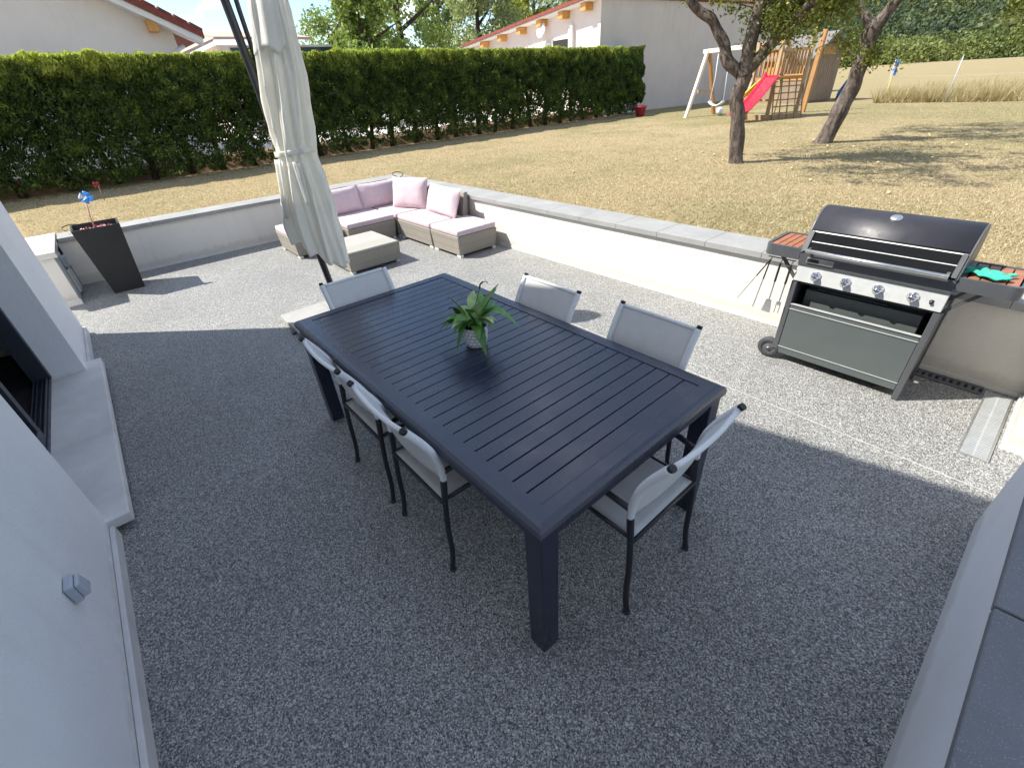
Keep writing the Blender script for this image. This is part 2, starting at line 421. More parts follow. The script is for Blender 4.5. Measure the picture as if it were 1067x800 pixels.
# --- low walls with coping
def slabs(b, x0, x1, y0, y1, z0, z1, along='x', step=.5, gap=.003):
    a, c = (x0, x1) if along == 'x' else (y0, y1); t = a; i = 0
    while t < c - 1e-6:
        e = min(t + step, c); dz = random.uniform(-.0006, .0006)
        if along == 'x': b.box(t + gap / 2, e - gap / 2, y0, y1, z0, z1 + dz)
        else: b.box(x0, x1, t + gap / 2, e - gap / 2, z0, z1 + dz)
        t = e
CZ0, CZ1 = .545, .595
w = thing('garden_wall', 'long low white wall with grey coping slabs behind the barbecue and pink sofa', 'wall', (0, 3.95, 0))
b = MB(); b.box(-7.93, 2.3, 0, .30, -.05, CZ0 - .001); b.build('wall_face', M['wall'], w)
b = MB(); b.box(-7.92, 2.3, -.012, -.001, 0, .03); b.build('skirting', M['palegrey'], w)
b = MB(); slabs(b, -7.96, 2.3, -.03, .36, CZ0, CZ1, 'x', .5); b.build('coping', M['coping'], w, bevel=.002)
w = thing('garden_wall', 'low white wall in shade behind the black planter, running beside the hedge', 'wall', (-7.95, 0, 0))
b = MB(); b.box(-.3, 0, -.62, 4.25, -.05, CZ0 - .001); b.build('wall_face', M['wall'], w)
b = MB(); b.box(.001, .012, -.4, 3.93, 0, .03); b.build('skirting', M['palegrey'], w)
b = MB(); slabs(b, -.36, .03, -.60, 3.90, CZ0 + .001, CZ1 + .001, 'y', .5); b.box(-.36, -.015, 3.905, 4.31, CZ0 + .001, CZ1 + .001)
b.build('coping', M['coping'], w, bevel=.005)
w = thing('gate_pier', 'short white rendered pier wall with pale cap beside the house corner', 'wall', (-7.1, -.65, 0))
b = MB(); b.box(-1.15, 0, -.28, 0, -.05, CZ0); b.build('wall_face', M['wall'], w)
b = MB(); b.box(-.02, .012, -.29, .012, 0, .06); b.build('skirting', M['palegrey'], w)
b = MB(); b.box(-1.2, .035, -.32, .04, CZ0 + .001, CZ1 + .015); b.build('coping', stone('pale_cap', (.6, .58, .54)), w, bevel=.005)
w = thing('parapet', 'low white parapet wall topped by dark slate coping, nearest the camera', 'wall', (.322, 0, 0))
b = MB(); b.box(0, .22, -.64, 2.52, -.05, .565); b.build('wall_face', M['wall_house'], w)
b = MB(); y = 1.405 - .75 * 3
while y < 2.5:
    e = min(y + .75, 2.54); b.hexa([(-.012, y + .004, .567), (.245, y + .004, .567), (.245, e - .004, .567), (-.012, e - .004, .567)],
        [(-.012, y + .004, .597), (.245, y + .004, .612), (.245, e - .004, .612), (-.012, e - .004, .597)]); y += .75
b.build('coping', M['coping_dark'], w, bevel=.005, seg=3)
w = thing('gate_pier', 'white sunlit wall end at the right edge beside the steel drain channel', 'wall', (.315, 3.27, 0))
b = MB(); b.box(0, .3, 0, .65, -.05, 1.15); b.build('wall_face', M['wall'], w, bevel=.004)
b = MB(); b.box(-.012, .31, -.012, .64, 0, .035); b.build('skirting', M['palegrey'], w)

# --- the house (left); the gable wall stands on Y = -.65
w = thing('house', 'white rendered house wall at the left with dark sliding door and concrete sill', 'house', (0, -.65, 0))
def ztop(x): return 3.62 + .466 * (x + 5.97) if x < -.5 else 3.62 + .466 * 5.47 - .466 * (x + .5)
X0, X1 = -5.97, 5.5; D0, D1, DZ = -4.745, -2.64, 2.2; TH = .32
b = MB()
b.prism([(X0, -.05), (D0, -.05), (D0, ztop(D0)), (X0, ztop(X0))], 'y', -TH, 0)
b.prism([(D1, -.05), (X1, -.05), (X1, ztop(X1)), (-.5, ztop(-.5)), (D1, ztop(D1))], 'y', -TH, 0)
b.prism([(D0, DZ), (D1, DZ), (D1, ztop(D1)), (D0, ztop(D0))], 'y', -TH, 0)
b.box(X0, X0 + .3, -9, -TH, -.05, ztop(X0)); b.box(X1 - .3, X1, -9, -TH, -.05, ztop(X1))
b.prism([(X0, -.05), (X1, -.05), (X1, ztop(X1)), (-.5, ztop(-.5)), (X0, ztop(X0))], 'y', -9.3, -9)
b.build('wall', M['wall_house'], w)
b = MB()
b.prism([(X0 - .03, ztop(X0) + .003), (-.5, ztop(-.5) + .01), (-.5, ztop(-.5) + .14), (X0 - .03, ztop(X0) + .12)], 'y', -9.4, .01)
b.prism([(-.499, ztop(-.5) + .01), (X1 + .1, ztop(X1) - .03), (X1 + .1, ztop(X1) + .1), (-.499, ztop(-.5) + .14)], 'y', -9.4, .01)
b.build('roof', M['tile_red'], w)
b = MB(); b.box(X0 - .015, D0 - .19, .002, .024, -.02, .075); b.box(D1 + .045, X1, .002, .024, -.02, .075)
b.box(X0 - .022, X0 - .002, -3, .02, -.02, .075); b.build('plinth', M['plinth'], w, bevel=.003)
b = MB(); b.box(-4.93, -2.60, -.26, .105, .045, .105); b.build('sill', M['sill'], w, bevel=.006, seg=2)
b = MB(); b.box(D0, D1, -.27, -.005, -.05, .043); b.build('sill_base', M['plinth'], w)
dr = MB()
dr.box(D0 + .002, D1 - .002, -.315, -.22, .106, .135)
for yy in (-.232, -.255, -.282, -.305): dr.box(D0 + .05, D1 - .05, yy - .004, yy + .004, .136, .158)
dr.box(D0 + .002, D0 + .055, -.315, -.205, .136, DZ - .06); dr.box(D1 - .055, D1 - .002, -.315, -.205, .136, DZ - .06)
dr.box(D0 + .002, D1 - .002, -.315, -.205, DZ - .06, DZ - .002)
fr = dr.build('door_frame', M['frame'], w, bevel=.003)
dm = (D0 + D1) / 2
for k, (xa, xb, yy) in enumerate(((dm - .02, D1 - .06, -.243), (dm + .0, D1 - .06, -.293))):
    s_ = MB(); t_ = .07
    s_.box(xa, xb, yy - .018, yy + .018, .16, .16 + t_); s_.box(xa, xb, yy - .018, yy + .018, DZ - .13, DZ - .062)
    s_.box(xa, xa + t_, yy - .018, yy + .018, .231, DZ - .131); s_.box(xb - t_, xb, yy - .018, yy + .018, .231, DZ - .131)
    pn = s_.build('door_sash', M['frame'], w, bevel=.003)
    q_ = MB(); q_.box(xa + t_, xb - t_, yy - .004, yy + .004, .232, DZ - .132); q_.build('pane', M['glass'], pn)
b = MB(); b.box(X0 + .31, X1 - .31, -9, -.33, .06, .10); b.build('floor_inside', M['dark'], w)  # near-black floor colour paints in the darkness of the unlit room
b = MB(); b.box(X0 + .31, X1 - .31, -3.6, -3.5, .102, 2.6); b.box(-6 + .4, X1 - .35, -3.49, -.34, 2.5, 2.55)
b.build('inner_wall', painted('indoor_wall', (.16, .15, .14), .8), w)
# outdoor socket
s_ = thing('outdoor_socket', 'small grey weatherproof socket box on the white house wall', 'socket', (-1.80, -.648, .445))
b = MB(); b.box(-.038, .038, 0, .028, -.042, .042); b.build('socket_box', M['lightgrey'], s_, bevel=.008, seg=3)
b = MB(); b.hexa([(-.034, .029, -.034), (.034, .029, -.034), (.034, .029, .036), (-.034, .029, .036)], [(-.03, .052, -.03), (.03, .052, -.03), (.03, .042, .034), (-.03, .042, .034)])
b.build('flap', M['lightgrey'], s_, bevel=.005)

# fittings on the pier/back wall
s_ = thing('meter_box', 'grey junction box fixed low on the pier behind the planter', 'junction box', (-7.62, -.648, .40))
b = MB(); b.box(-.08, .08, 0, .04, -.06, .05); b.build('box_body', M['lightgrey'], s_, bevel=.006)
b = MB(); b.box(-.085, .085, .041, .052, -.065, .055); b.build('lid', M['lightgrey'], s_, bevel=.004)
s_ = thing('vent_panel', 'cream louvred panel below the junction box on the pier', 'panel', (-7.60, -.648, .16))
b = MB(); b.box(-.13, .13, 0, .03, -.12, .15); b.build('panel_body', M['palegrey'], s_, bevel=.006)
b = MB()
for k in range(7): b.box(-.1, .1, .031, .042, -.09 + k * .032, -.075 + k * .032)
b.build('louvres', M['palegrey'], s_)

# wire loops lying on the copings
for (x, y, lab) in ((-8.15, -.42, 'thin black wire loop on the wall coping left of the planter'), (-7.85, 4.1, 'thin black wire loop on the corner coping behind the pink cushions')):
    o = MB().tube([(x + .07 * math.cos(a), y + .12 * math.sin(a) * .8, CZ1 + .012 + .075 * max(0, math.sin(a * .5))) for a in np.linspace(0, 5.6, 18)], .006, 6).build('wire_loop', M['black'])
    tag(o, lab, 'wire')

# --- drains
d_ = thing('drain_channel', 'galvanised steel drain grating set in the gravel paving at the right', 'drain', (.22, 3.06, 0))
b = MB(); b.box(-.067, -.058, 0, .83, .001, .010); b.box(.058, .067, 0, .83, .001, .010); b.box(-.058, .058, 0, .008, .001, .010); b.build('rim', M['steel'], d_)
b = MB()
for k in range(46): b.box(-.057, .057, .012 + k * .0178, .023 + k * .0178, .001, .008)
b.box(-.004, .004, .01, .83, .0005, .0065); b.build('grating', M['grate'], d_)
b = MB(); b.box(-.056, .056, .01, .829, .0002, .0004 + .001); b.build('channel_bed', M['black'], d_)
d_ = thing('drain_grate', 'black slotted channel drain along the foot of the wall behind the barbecue', 'drain', (-.06, 3.87, 0))
b = MB()
b.box(-.42, .20, -.055, -.032, .001, .010); b.box(-.42, .20, .030, .055, .001, .010)
for k in range(16): b.box(-.41 + k * .038, -.41 + k * .038 + .02, -.032, .03, .001, .009)
b.build('grating', painted('cast_iron', (.10, .105, .11), .6), d_)
b = MB(); b.box(-.42, .2, -.031, .029, .0002, .0012); b.build('channel_bed', M['black'], d_)

# ------------------------------------------------------------------ dining table
t = thing('dining_table', 'long anthracite slatted metal dining table in the middle of the terrace', 'table', (-1.718, 1.145, 0))
LX, LY, TZ = 1.082, .560, .74
b = MB(); bw = .085
# frame border with sloping rounded lip, drawn as a profile swept round the rectangle
def ring(off, z): return [(-LX + off, -LY + off, z), (LX - off, -LY + off, z), (LX - off, LY - off, z), (-LX + off, LY - off, z)]
prof = [(bw, TZ - .03), (.012, TZ - .05), (0, TZ - .045), (0, TZ - .022), (.006, TZ - .010), (.020, TZ - .002), (.035, TZ), (bw, TZ), (bw, TZ - .03)]
vs = []; fs = []
for (o_, z_) in prof: vs += ring(o_, z_)
for i in range(len(prof) - 1):
    for k in range(4): fs.append((i * 4 + k, i * 4 + (k + 1) % 4, (i + 1) * 4 + (k + 1) % 4, (i + 1) * 4 + k))
b.add(vs, fs); b.build('table_frame', M['table'], t)
b = MB(); ns = 28; pitch = (2 * LX - 2 * bw) / ns
for k in range(ns):
    x = -LX + bw + k * pitch; b.box(x + .0023, x + pitch - .0023, -LY + bw - .012, LY - bw + .012, TZ - .022, TZ - .003)
b.build('tabletop', M['table'], t, bevel=.002)
b = MB()
for sy in (-1, 1): b.box(-LX + .06, LX - .06, sy * (LY - .035) - .012, sy * (LY - .035) + .012, TZ - .095, TZ - .045)
for sx in (-1, 1): b.box(sx * (LX - .035) - .012, sx * (LX - .035) + .012, -LY + .06, LY - .06, TZ - .095, TZ - .045)
for xx in (-.36, .36): b.box(xx - .02, xx + .02, -LY + .05, LY - .05, TZ - .06, TZ - .024)
b.build('apron', M['table'], t)
for sx in (-1, 1):
    for sy in (-1, 1):
        b = MB(); cx, cy = sx * (LX - .052), sy * (LY - .052); b.box(cx - .04, cx + .04, cy - .04, cy + .04, .012, TZ - .046)
        lg = b.build('leg', M['table'], t, bevel=.004)
        b = MB(); b.box(cx - .038, cx + .038, cy - .038, cy + .038, 0, .0115); b.build('foot', M['rubber'], lg)

# ------------------------------------------------------------------ chairs
def make_chair():
    t = thing('dining_chair', 'x', 'chair', group='sling chairs around the dining table'); W = .218
    for s in (-1, 1):
        p = catmull([(s * (W + .006), .0, .006), (s * (W + .004), .016, .12), (s * W, .020, .27), (s * W, .030, .42), (s * W, .042, .57)], 6)
        b = MB().tube(p, .0125, 10); lg = b.build('leg', M['tube'], t)
        MB().tube([(s * (W + .006), 0, 0), (s * (W + .006), .001, .016)], .0155, 10).build('foot_cap', M['rubber'], lg)
        p = catmull([(s * (W + .004), .46, .006), (s * (W + .004), .455, .2), (s * (W + .006), .43, .42), (s * (W + .010), .41, .55), (s * (W + .014), .36, .60), (s * (W + .012), .2, .612), (s * (W + .004), .08, .598), (s * W, .040, .590)], 6)
        lg = MB().tube(p, .0125, 10).build('arm_and_front_leg', M['tube'], t)
        MB().tube([(s * (W + .004), .46, 0), (s * (W + .004), .46, .016)], .0155, 10).build('foot_cap', M['rubber'], lg)
        p = catmull([(s * W, .030, .43), (s * W, .042, .52), (s * W, .043, .60), (s * W, .022, .70), (s * W, -.015, .78), (s * W, -.072, .872)], 6)
        bp = MB().tube(p, .0125, 10).build('back_post', M['tube'], t)
        MB().tube([(s * W, -.071, .870), (s * W, -.078, .880)], .0135, 10).build('end_cap', M['black'], bp)
    b = MB()
    for s in (-1, 1): b.tube([(s * .209, .03, .436), (s * .209, .22, .434), (s * .209, .43, .444)], .0095, 8)
    for y in (.024, .40): b.tube([(-W, y, .430 if y < .1 else .415), (W, y, .430 if y < .1 else .415)], .0095, 8)
    b.build('seat_frame', M['tube'], t)
    def seat(u, v):
        x = (u - .5) * .40; y = .030 + v * .41; sag = -.018 * (1 - (2 * u - 1) ** 2) * math.sin(math.pi * min(1, v + .05))
        roll = -.03 * max(0, (v - .9) / .1) ** 2
        return (x, y, .438 + sag + roll)
    MB().grid(seat, 12, 14).build('seat', M['sling'], t, solid=.004)
    bp_ = catmull([(0, .044, .555), (0, .040, .62), (0, .022, .70), (0, -.015, .78), (0, -.068, .866)], 6)
    def back(u, v):
        i = v * (len(bp_) - 1); a = int(min(i, len(bp_) - 2)); p = bp_[a].lerp(bp_[a + 1], i - a)
        x = (u - .5) * 2 * (W - .004); bow = -.016 * (1 - (2 * u - 1) ** 2)
        return (x, p.y + bow, p.z - .006 * (1 - (2 * u - 1) ** 2) * v)
    MB().grid(back, 14, 14).build('backrest', M['sling'], t, solid=.004)
    b = MB()
    for s in (-1, 1): b.tube([(s * W, p.y, p.z) for p in bp_], .0155, 10)
    b.tube([back(u, .985) for u in np.linspace(.02, .98, 12)], .010, 8)
    b.build('back_sleeve', M['sleeve'], t)
    return t
proto = make_chair()
CH = [(-1.425, .545, 0, 'sling chair nearer the camera of the two on the house side of the table'),
      (-1.995, .545, 0, 'sling chair farther from the camera of the two on the house side of the table'),
      (-.535, 1.19, 90, 'sling chair pulled up to the short table end nearest the parapet'),
      (-1.80, 1.735, 180, 'sling chair on the wall side of the table, nearest the potted plant'),
      (-1.10, 1.785, 180, 'sling chair on the wall side of the table, nearest the barbecue'),
      (-2.815, 1.055, -90, 'sling chair at the far table end in front of the closed parasol')]
for i, (x, y, a, lab) in enumerate(CH):
    o = proto if i == 0 else copy_tree(proto)
    o.location = (x, y, 0); o.rotation_euler = (0, 0, rad(a)); o['label'] = lab
def rename(o):  # nothing: blender suffixes copies itself
    pass

# ------------------------------------------------------------------ potted plant
t = thing('potted_plant', 'green peace lily in a white dotted pot on the dark table', 'plant', (-1.735, 1.185, TZ - .003))
b = MB(); b.lathe([(.001, 0), (.050, 0), (.058, .02), (.064, .06), (.066, .112), (.062, .114), (.059, .10), (.0585, .098)], n=40)
b.build('pot', M['pot'], t)
b = MB(); b.lathe([(.0585, .097), (.02, .10), (.001, .10)], n=24); b.build('soil', M['soil'], t)
def leafblade(b, base, az, length, width, rise, droop, twist=0):
    """arched stem + blade"""
    d = Vector((math.cos(az), math.sin(az), 0)); sd = Vector((-math.sin(az), math.cos(az), 0)); n = 12
    pts = []
    for i in range(n + 1):
        s = i / n; r = length * (s * .35 + .65 * s ** 1.6) * math.cos(rise * .6); z = length * math.sin(rise) * s * 1.1 - droop * length * max(0, s - .35) ** 2 * 2.2
        pts.append(Vector(base) + d * r + Vector((0, 0, z)))
    vs = []; fs = []
    for i, p in enumerate(pts):
        s = i / n
        w_ = .0022 if s < .35 else width * (math.sin(math.pi * ((s - .35) / .65) ** .75) ** .9) * .5 + .0008
        k = sd * w_ + Vector((0, 0, w_ * math.sin(twist)))
        vs += [p - k + Vector((0, 0, w_ * .35)), p, p + k + Vector((0, 0, w_ * .35))]
    for i in range(n):
        a = i * 3; fs += [(a, a + 1, a + 4, a + 3), (a + 1, a + 2, a + 5, a + 4)]
    b.csm = True; b.add(vs, fs); b.csm = False
groups = {0: MB(), 1: MB(), 2: MB()}
for i in range(34):
    az = random.uniform(0, 6.28); k = random.random()
    ln = random.uniform(.11, .20); rise = random.uniform(.55, 1.4); dr_ = random.uniform(.3, 1.3) * (1.5 - rise)
    bb = groups[random.choice((0, 0, 1, 1, 2))]
    leafblade(bb, (random.uniform(-.018, .018), random.uniform(-.018, .018), .10), az, ln, random.uniform(.040, .062), rise, max(0, dr_), random.uniform(-.6, .6))
for az, ln, rise, dr_ in ((.9, .22, 1.45, 0), (1.2, .20, 1.4, .1), (.75, .27, .9, .9), (.2, .20, 1.2, .2), (-2.4, .22, .6, .8), (-.3, .15, .5, 1.2)):
    leafblade(groups[0 if rise > .5 else 1], (0, 0, .085), az, ln, .052, rise, dr_, .2)
fo = MB()
for k, bb in groups.items():
    fo.cm = k; fo.csm = True; fo.add(bb.v, bb.f); fo.csm = False
lm_ = [painted('lily_leaf_mid', (.11, .27, .045), .38, .3, 0, 30), painted('lily_leaf_deep', (.06, .18, .03), .36, .3, 0, 30), painted('lily_leaf_pale', (.38, .50, .22), .42, .25, 0, 30)]
fo.build('foliage', lm_, t)
b = MB()
for az, ln, rise, dr_ in ((-2.75, .21, .55, .75), (-2.35, .18, .6, .8), (3.0, .17, .9, .9)):
    leafblade(b, (0, 0, .10), az, ln, .034, rise, dr_, .3)
b.build('white_spathe', painted('white_spathe', (.72, .76, .74), .5, .05, 0), t)
b = MB(); b.tube(catmull([(.0, .01, .2), (.01, .04, .28), (.015, .050, .315), (.025, .070, .330), (.035, .085, .322)], 5), [.0018] * 21, 6)
b.tube(catmull([(.012, .046, .300), (.014, .050, .318), (.022, .064, .331)], 5), .0042, 6)
b.build('withered_bloom', painted('withered_brown', (.06, .035, .03), .7), t)

# ------------------------------------------------------------------ sofa set
def sofa_module(x0, x1, y0, y1, label, backs=(), feet=True, cush=True, hz=.275):
    cx, cy = (x0 + x1) / 2, (y0 + y1) / 2
    t = thing('sofa_module', label, 'sofa', (cx, cy, 0), group='wicker sofa modules with pink seats')
    a, b_ = (x1 - x0) / 2 - .004, (y1 - y0) / 2 - .004; tp = .02
    b = MB(); b.hexa([(-a + tp, -b_ + tp, .035), (a - tp, -b_ + tp, .035), (a - tp, b_ - tp, .035), (-a + tp, b_ - tp, .035)],
                     [(-a, -b_, hz), (a, -b_, hz), (a, b_, hz), (-a, b_, hz)]); b.build('base', M['wicker'], t, bevel=.008)
    for sx in (-1, 1):
        for sy in (-1, 1):
            b = MB(); fx, fy = sx * (a - .06), sy * (b_ - .05); b.box(fx - .045, fx + .045, fy - .025, fy + .025, 0, .034); b.build('foot', M['alu'], t, bevel=.004)
    def pad(u, v, top, xa, xb, ya, yb):
        pass
    xa, xb, ya, yb = -a + .005, a - .005, -b_ + .005, b_ - .005
    if 'y+' in backs: yb -= .11
    if 'x-' in backs: xa += .11
    b = MB(); b.box(xa, xb, ya, yb, hz + .001, hz + .072); o = b.build('seat_cushion', M['pink'], t, bevel=.022, seg=4)
    for p in o.data.polygons: p.use_smooth = True
    if 'y+' in backs:
        b = MB(); b.hexa([(-a, b_ - .10, hz + .002), (a, b_ - .10, hz + .002), (a, b_, hz + .002), (-a, b_, hz + .002)],
                         [(-a, b_ - .03, .64), (a, b_ - .03, .64), (a, b_ + .035, .64), (-a, b_ + .035, .64)]); b.build('backrest', M['wicker'], t, bevel=.01)
    if 'x-' in backs:
        y_hi = b_ if 'y+' not in backs else b_ - .11
        b = MB(); b.hexa([(-a, -b_, hz + .002), (-a + .10, -b_, hz + .002), (-a + .10, y_hi, hz + .002), (-a, y_hi, hz + .002)],
                         [(-a - .035, -b_, .64), (-a + .03, -b_, .64), (-a + .03, y_hi, .64), (-a - .035, y_hi, .64)]); b.build('backrest', M['wicker'], t, bevel=.01)
    return t
sofa_module(-5.52, -4.86, 3.21, 3.86, 'pink topped wicker stool module at the right end of the sofa')
sofa_module(-6.43, -5.525, 3.21, 3.88, 'wicker sofa module with a backrest against the long white wall', ('y+',))
sofa_module(-7.42, -6.45, 3.21, 3.88, 'corner module of the pink and wicker sofa', ('y+', 'x-'))
sofa_module(-7.42, -6.45, 2.44, 3.20, 'wicker sofa module with a backrest along the shaded back wall', ('x-',))
sofa_module(-7.38, -6.62, 1.73, 2.40, 'pink topped wicker stool module left of the sofa, behind the parasol')
def pillow(loc, w_, h_, th, rz, tilt, label):
    t = MB()
    def top(sgn):
        def f(u, v):
            x = (u - .5) * 2; z = (v - .5) * 2
            e = max(0, (1 - abs(x) ** 3.2)) ** .55 * max(0, (1 - abs(z) ** 3.2)) ** .55
            pinch = 1 - .05 * (1 - abs(z)) * 0 - .045 * (1 - (x * z) ** 2)
            wr = .006 * math.sin(x * 7 + z * 5) * e + .005 * mn.noise((x * 3, z * 3, loc[0]))
            return (x * w_ / 2 * (1 - .05 * (1 - z * z)), sgn * (th / 2 * e + wr), (z * h_ / 2) * (1 - .05 * (1 - x * x)) + h_ / 2)
        return f
    t.grid(top(-1), 22, 16); k = MB().grid(top(1), 22, 16); k.f = [f[::-1] for f in k.f]; t.csm = True; t.add(k.v, k.f); t.csm = False
    o = t.build('back_cushion', M['pink']); o.location = loc; o.rotation_euler = (rad(tilt), 0, rz)
    return tag(o, label, 'cushion', 'pink back cushions on the sofa')
pillow((-5.86, 3.62, .335), .82, .40, .19, rad(-3), -20, 'pink back cushion nearest the barbecue, leaning at the right end of the sofa')
pillow((-6.62, 3.56, .335), .66, .45, .19, rad(24), -16, 'pink back cushion beside the sofa corner on the long wall side')
pillow((-7.16, 3.40, .335), .74, .38, .17, rad(90), -16, 'pink back cushion along the shaded wall, next to the sofa corner')
pillow((-7.16, 2.70, .335), .72, .38, .17, rad(90), -16, 'pink back cushion along the shaded wall, half hidden behind the parasol')
# coffee table
t = thing('coffee_table', 'low square wicker coffee table with a glass top in front of the sofa', 'table', (-5.80, 2.32, 0))
b = MB(); a, c_ = .385, .36
b.hexa([(-a + .015, -c_ + .015, .03), (a - .015, -c_ + .015, .03), (a - .015, c_ - .015, .03), (-a + .015, c_ - .015, .03)], [(-a, -c_, .262), (a, -c_, .262), (a, c_, .262), (-a, c_, .262)])
b.build('base', M['wicker'], t, bevel=.008)
for sx in (-1, 1):
    for sy in (-1, 1):
        b = MB(); fx, fy = sx * (a - .07), sy * (c_ - .05); b.box(fx - .045, fx + .045, fy - .025, fy + .025, 0, .03); b.build('foot', M['alu'], t, bevel=.004)
b = MB(); b.box(-a + .012, a - .012, -c_ + .012, c_ - .012, .2635, .269); b.build('glass_top', M['tglass'], t, bevel=.002)

# ------------------------------------------------------------------ parasol
t = thing('cantilever_parasol', 'closed white cantilever parasol hanging from a dark mast beside the sofa', 'parasol', (-4.33, 1.32, 0))
BX, BY = -4.33, 1.32
b = MB()
for sx in (-1, 1):
    for sy in (-1, 1): b.box(min(0, sx * .43) + .002, max(0, sx * .43) - .002, min(0, sy * .43) + .002, max(0, sy * .43) - .002, .012, .052)
b.build('base_slab', stone('base_paving', (.34, .335, .32)), t, bevel=.004)
b = MB(); b.bar((-.46, 0, .008), (.46, 0, .008), .05, .012); b.bar((0, -.46, .0085), (0, .46, .0085), .05, .012); b.build('base_cross', M['mast'], t)
mast = [(0.02, .03, .05), (.005, .018, .4), (-.014, -.049, 1.239), (-.023, -.081, 1.956), (-.032, -.117, 2.459), (-.034, -.122, 2.58)]
b = MB().tube(mast, [.030] * 6, 14); b.tube([(0.02, .03, .05), (.018, .028, .14)], .045, 14); b.build('mast', M['mast'], t)
b = MB().tube([(-.02, -.02, 1.75), (-.014, -.047, 2.40), (-.012, -.05, 2.57)], .017, 10); b.build('strut', M['mast'], t)
b = MB().box(-.045, .045, -.11, -.02, 1.15, 1.32); b.build('crank_box', M['mast'], t, bevel=.01)
b = MB().tube([(-.034, -.122, 2.575), (.10, -.04, 2.60), (.22, .07, 2.60), (.255, .095, 2.56)], .022, 10); b.build('arm', M['mast'], t)
# closed canopy: centre line and radii read from the photograph's proportions
AX = [(4.118, 1.285, .66), (4.124, 1.277, .90), (4.124, 1.281, 1.15), (4.12, 1.292, 1.38), (4.118, 1.299, 1.47), (4.113, 1.312, 1.58), (4.104, 1.34, 1.78), (4.093, 1.376, 2.0), (4.08, 1.412, 2.43), (4.075, 1.415, 2.57)]
RR = [.195, .198, .188, .155, .140, .145, .152, .150, .118, .05]
zs = [a_[2] for a_ in AX]
def canopy(u, v):
    z = .68 + v * (2.57 - .68)
    x = -np.interp(z, zs, [a_[0] for a_ in AX]); y = np.interp(z, zs, [a_[1] for a_ in AX]); r = np.interp(z, zs, RR)
    th = u * 2 * math.pi
    fold = 1 + .17 * (1.15 - 2 * abs(math.sin(4.5 * th + .5 * math.sin(z * 2.2))) ** .7) * (1 - .55 * math.exp(-((z - 1.50) / .08) ** 2)) + .07 * math.sin(17 * th + z * 2) + .04 * math.sin(3 * th - z * 2)
    r *= fold * (.96 + .05 * mn.noise((math.cos(th) * 2, math.sin(th) * 2, z * 3)))
    hem = 0
    if v < .22:  # lower hem: drops toward the camera's right (+x +y), flutters
        k = (1 - v / .22); hem = k * (.15 * -math.cos(th - .9) + .02 * math.sin(9 * th) + .07)
    return (x + r * math.cos(th) - BX, y + r * math.sin(th) - BY, z + hem)
MB().grid(canopy, 160, 90, closed_u=True).build('canopy', M['canopy'], t, solid=.003)
# collar flap (second layer) above the tie
def collar(u, v):
    th = rad(-150) + u * rad(150); z = 2.12 + v * .34 + .05 * abs(math.sin(u * 7.3)) * (1 - v)
    x = -np.interp(z, zs, [a_[0] for a_ in AX]); y = np.interp(z, zs, [a_[1] for a_ in AX]); r = np.interp(z, zs, RR) * 1.10 + .010 * (1 - v)
    r *= 1 + .08 * math.sin(7 * th)
    return (x + r * math.cos(th) - BX, y + r * math.sin(th) - BY, z)
MB().grid(collar, 50, 12).build('vent_flap', M['canopy'], t, solid=.003)
def strap(u, v):
    th = u * 2 * math.pi; z = 1.495 + v * .04 + .012 * math.sin(th + 1)
    r = .147 * (1 + .04 * math.sin(9 * th))
    return (-4.117 + r * math.cos(th) - BX, 1.302 + r * math.sin(th) - BY, z)
MB().grid(strap, 64, 3, closed_u=True).build('tie_strap', M['canopy'], t, solid=.003)
def flap(x0, th0, z0, hgt_, wid, lab):
    def f(u, v):
        th = th0 + (u - .5) * wid * (.25 + .75 * (1 - v) if lab else 1); z = z0 - hgt_ * v
        r = .158 + .075 * v + .01 * math.sin(u * 9)
        return (-4.12 + r * math.cos(th) - BX, 1.295 + r * math.sin(th) - BY, z)
    return f
MB().grid(flap(0, rad(-75), 1.48, .42, .55, 1), 8, 12).build('fabric_fold', M['canopy'], t, solid=.003)
MB().grid(flap(0, rad(-20), 1.46, .30, .35, 1), 8, 12).build('fabric_fold', M['canopy'], t, solid=.003)

# ------------------------------------------------------------------ planter and pinwheel
t = thing('planter', 'tall tapered black square planter in front of the shaded wall', 'planter', (-7.335, -.170, 0))
b = MB(); a, c_ = .155, .225; h = .77; th = .018
def sq(r, z): return [(-r, -r, z), (r, -r, z), (r, r, z), (-r, r, z)]
vs = sq(a, 0) + sq(c_, h) + sq(c_ - th, h) + sq(c_ - th - .02, h - .14)
fs = [(3, 2, 1, 0)] + [(k + i * 4, (k + 1) % 4 + i * 4, (k + 1) % 4 + i * 4 + 4, k + i * 4 + 4) for i in range(3) for k in range(4)]
b.add(vs, fs); b.build('planter_shell', M['planter'], t)
b = MB(); b.add(sq(c_ - th - .021, h - .145), [(0, 1, 2, 3)]); b.build('soil', M['soil'], t)
P_ = RNG.uniform(-.15, .15, (130, 3)); P_[:, 2] = h - .13 + RNG.random(130) * .10; leaves('withered_flowers', P_, .045, M['pinkstuff'], t, .7)
t = thing('pinwheel', 'small blue pinwheel on a pink stick in the black planter', 'pinwheel', (-7.331, -.19, .66))
MB().tube([(0, 0, 0), (0, .02, .2), (0, .065, .40)], .007, 8).build('stick', painted('pink_stick', (.62, .28, .25), .6), t)
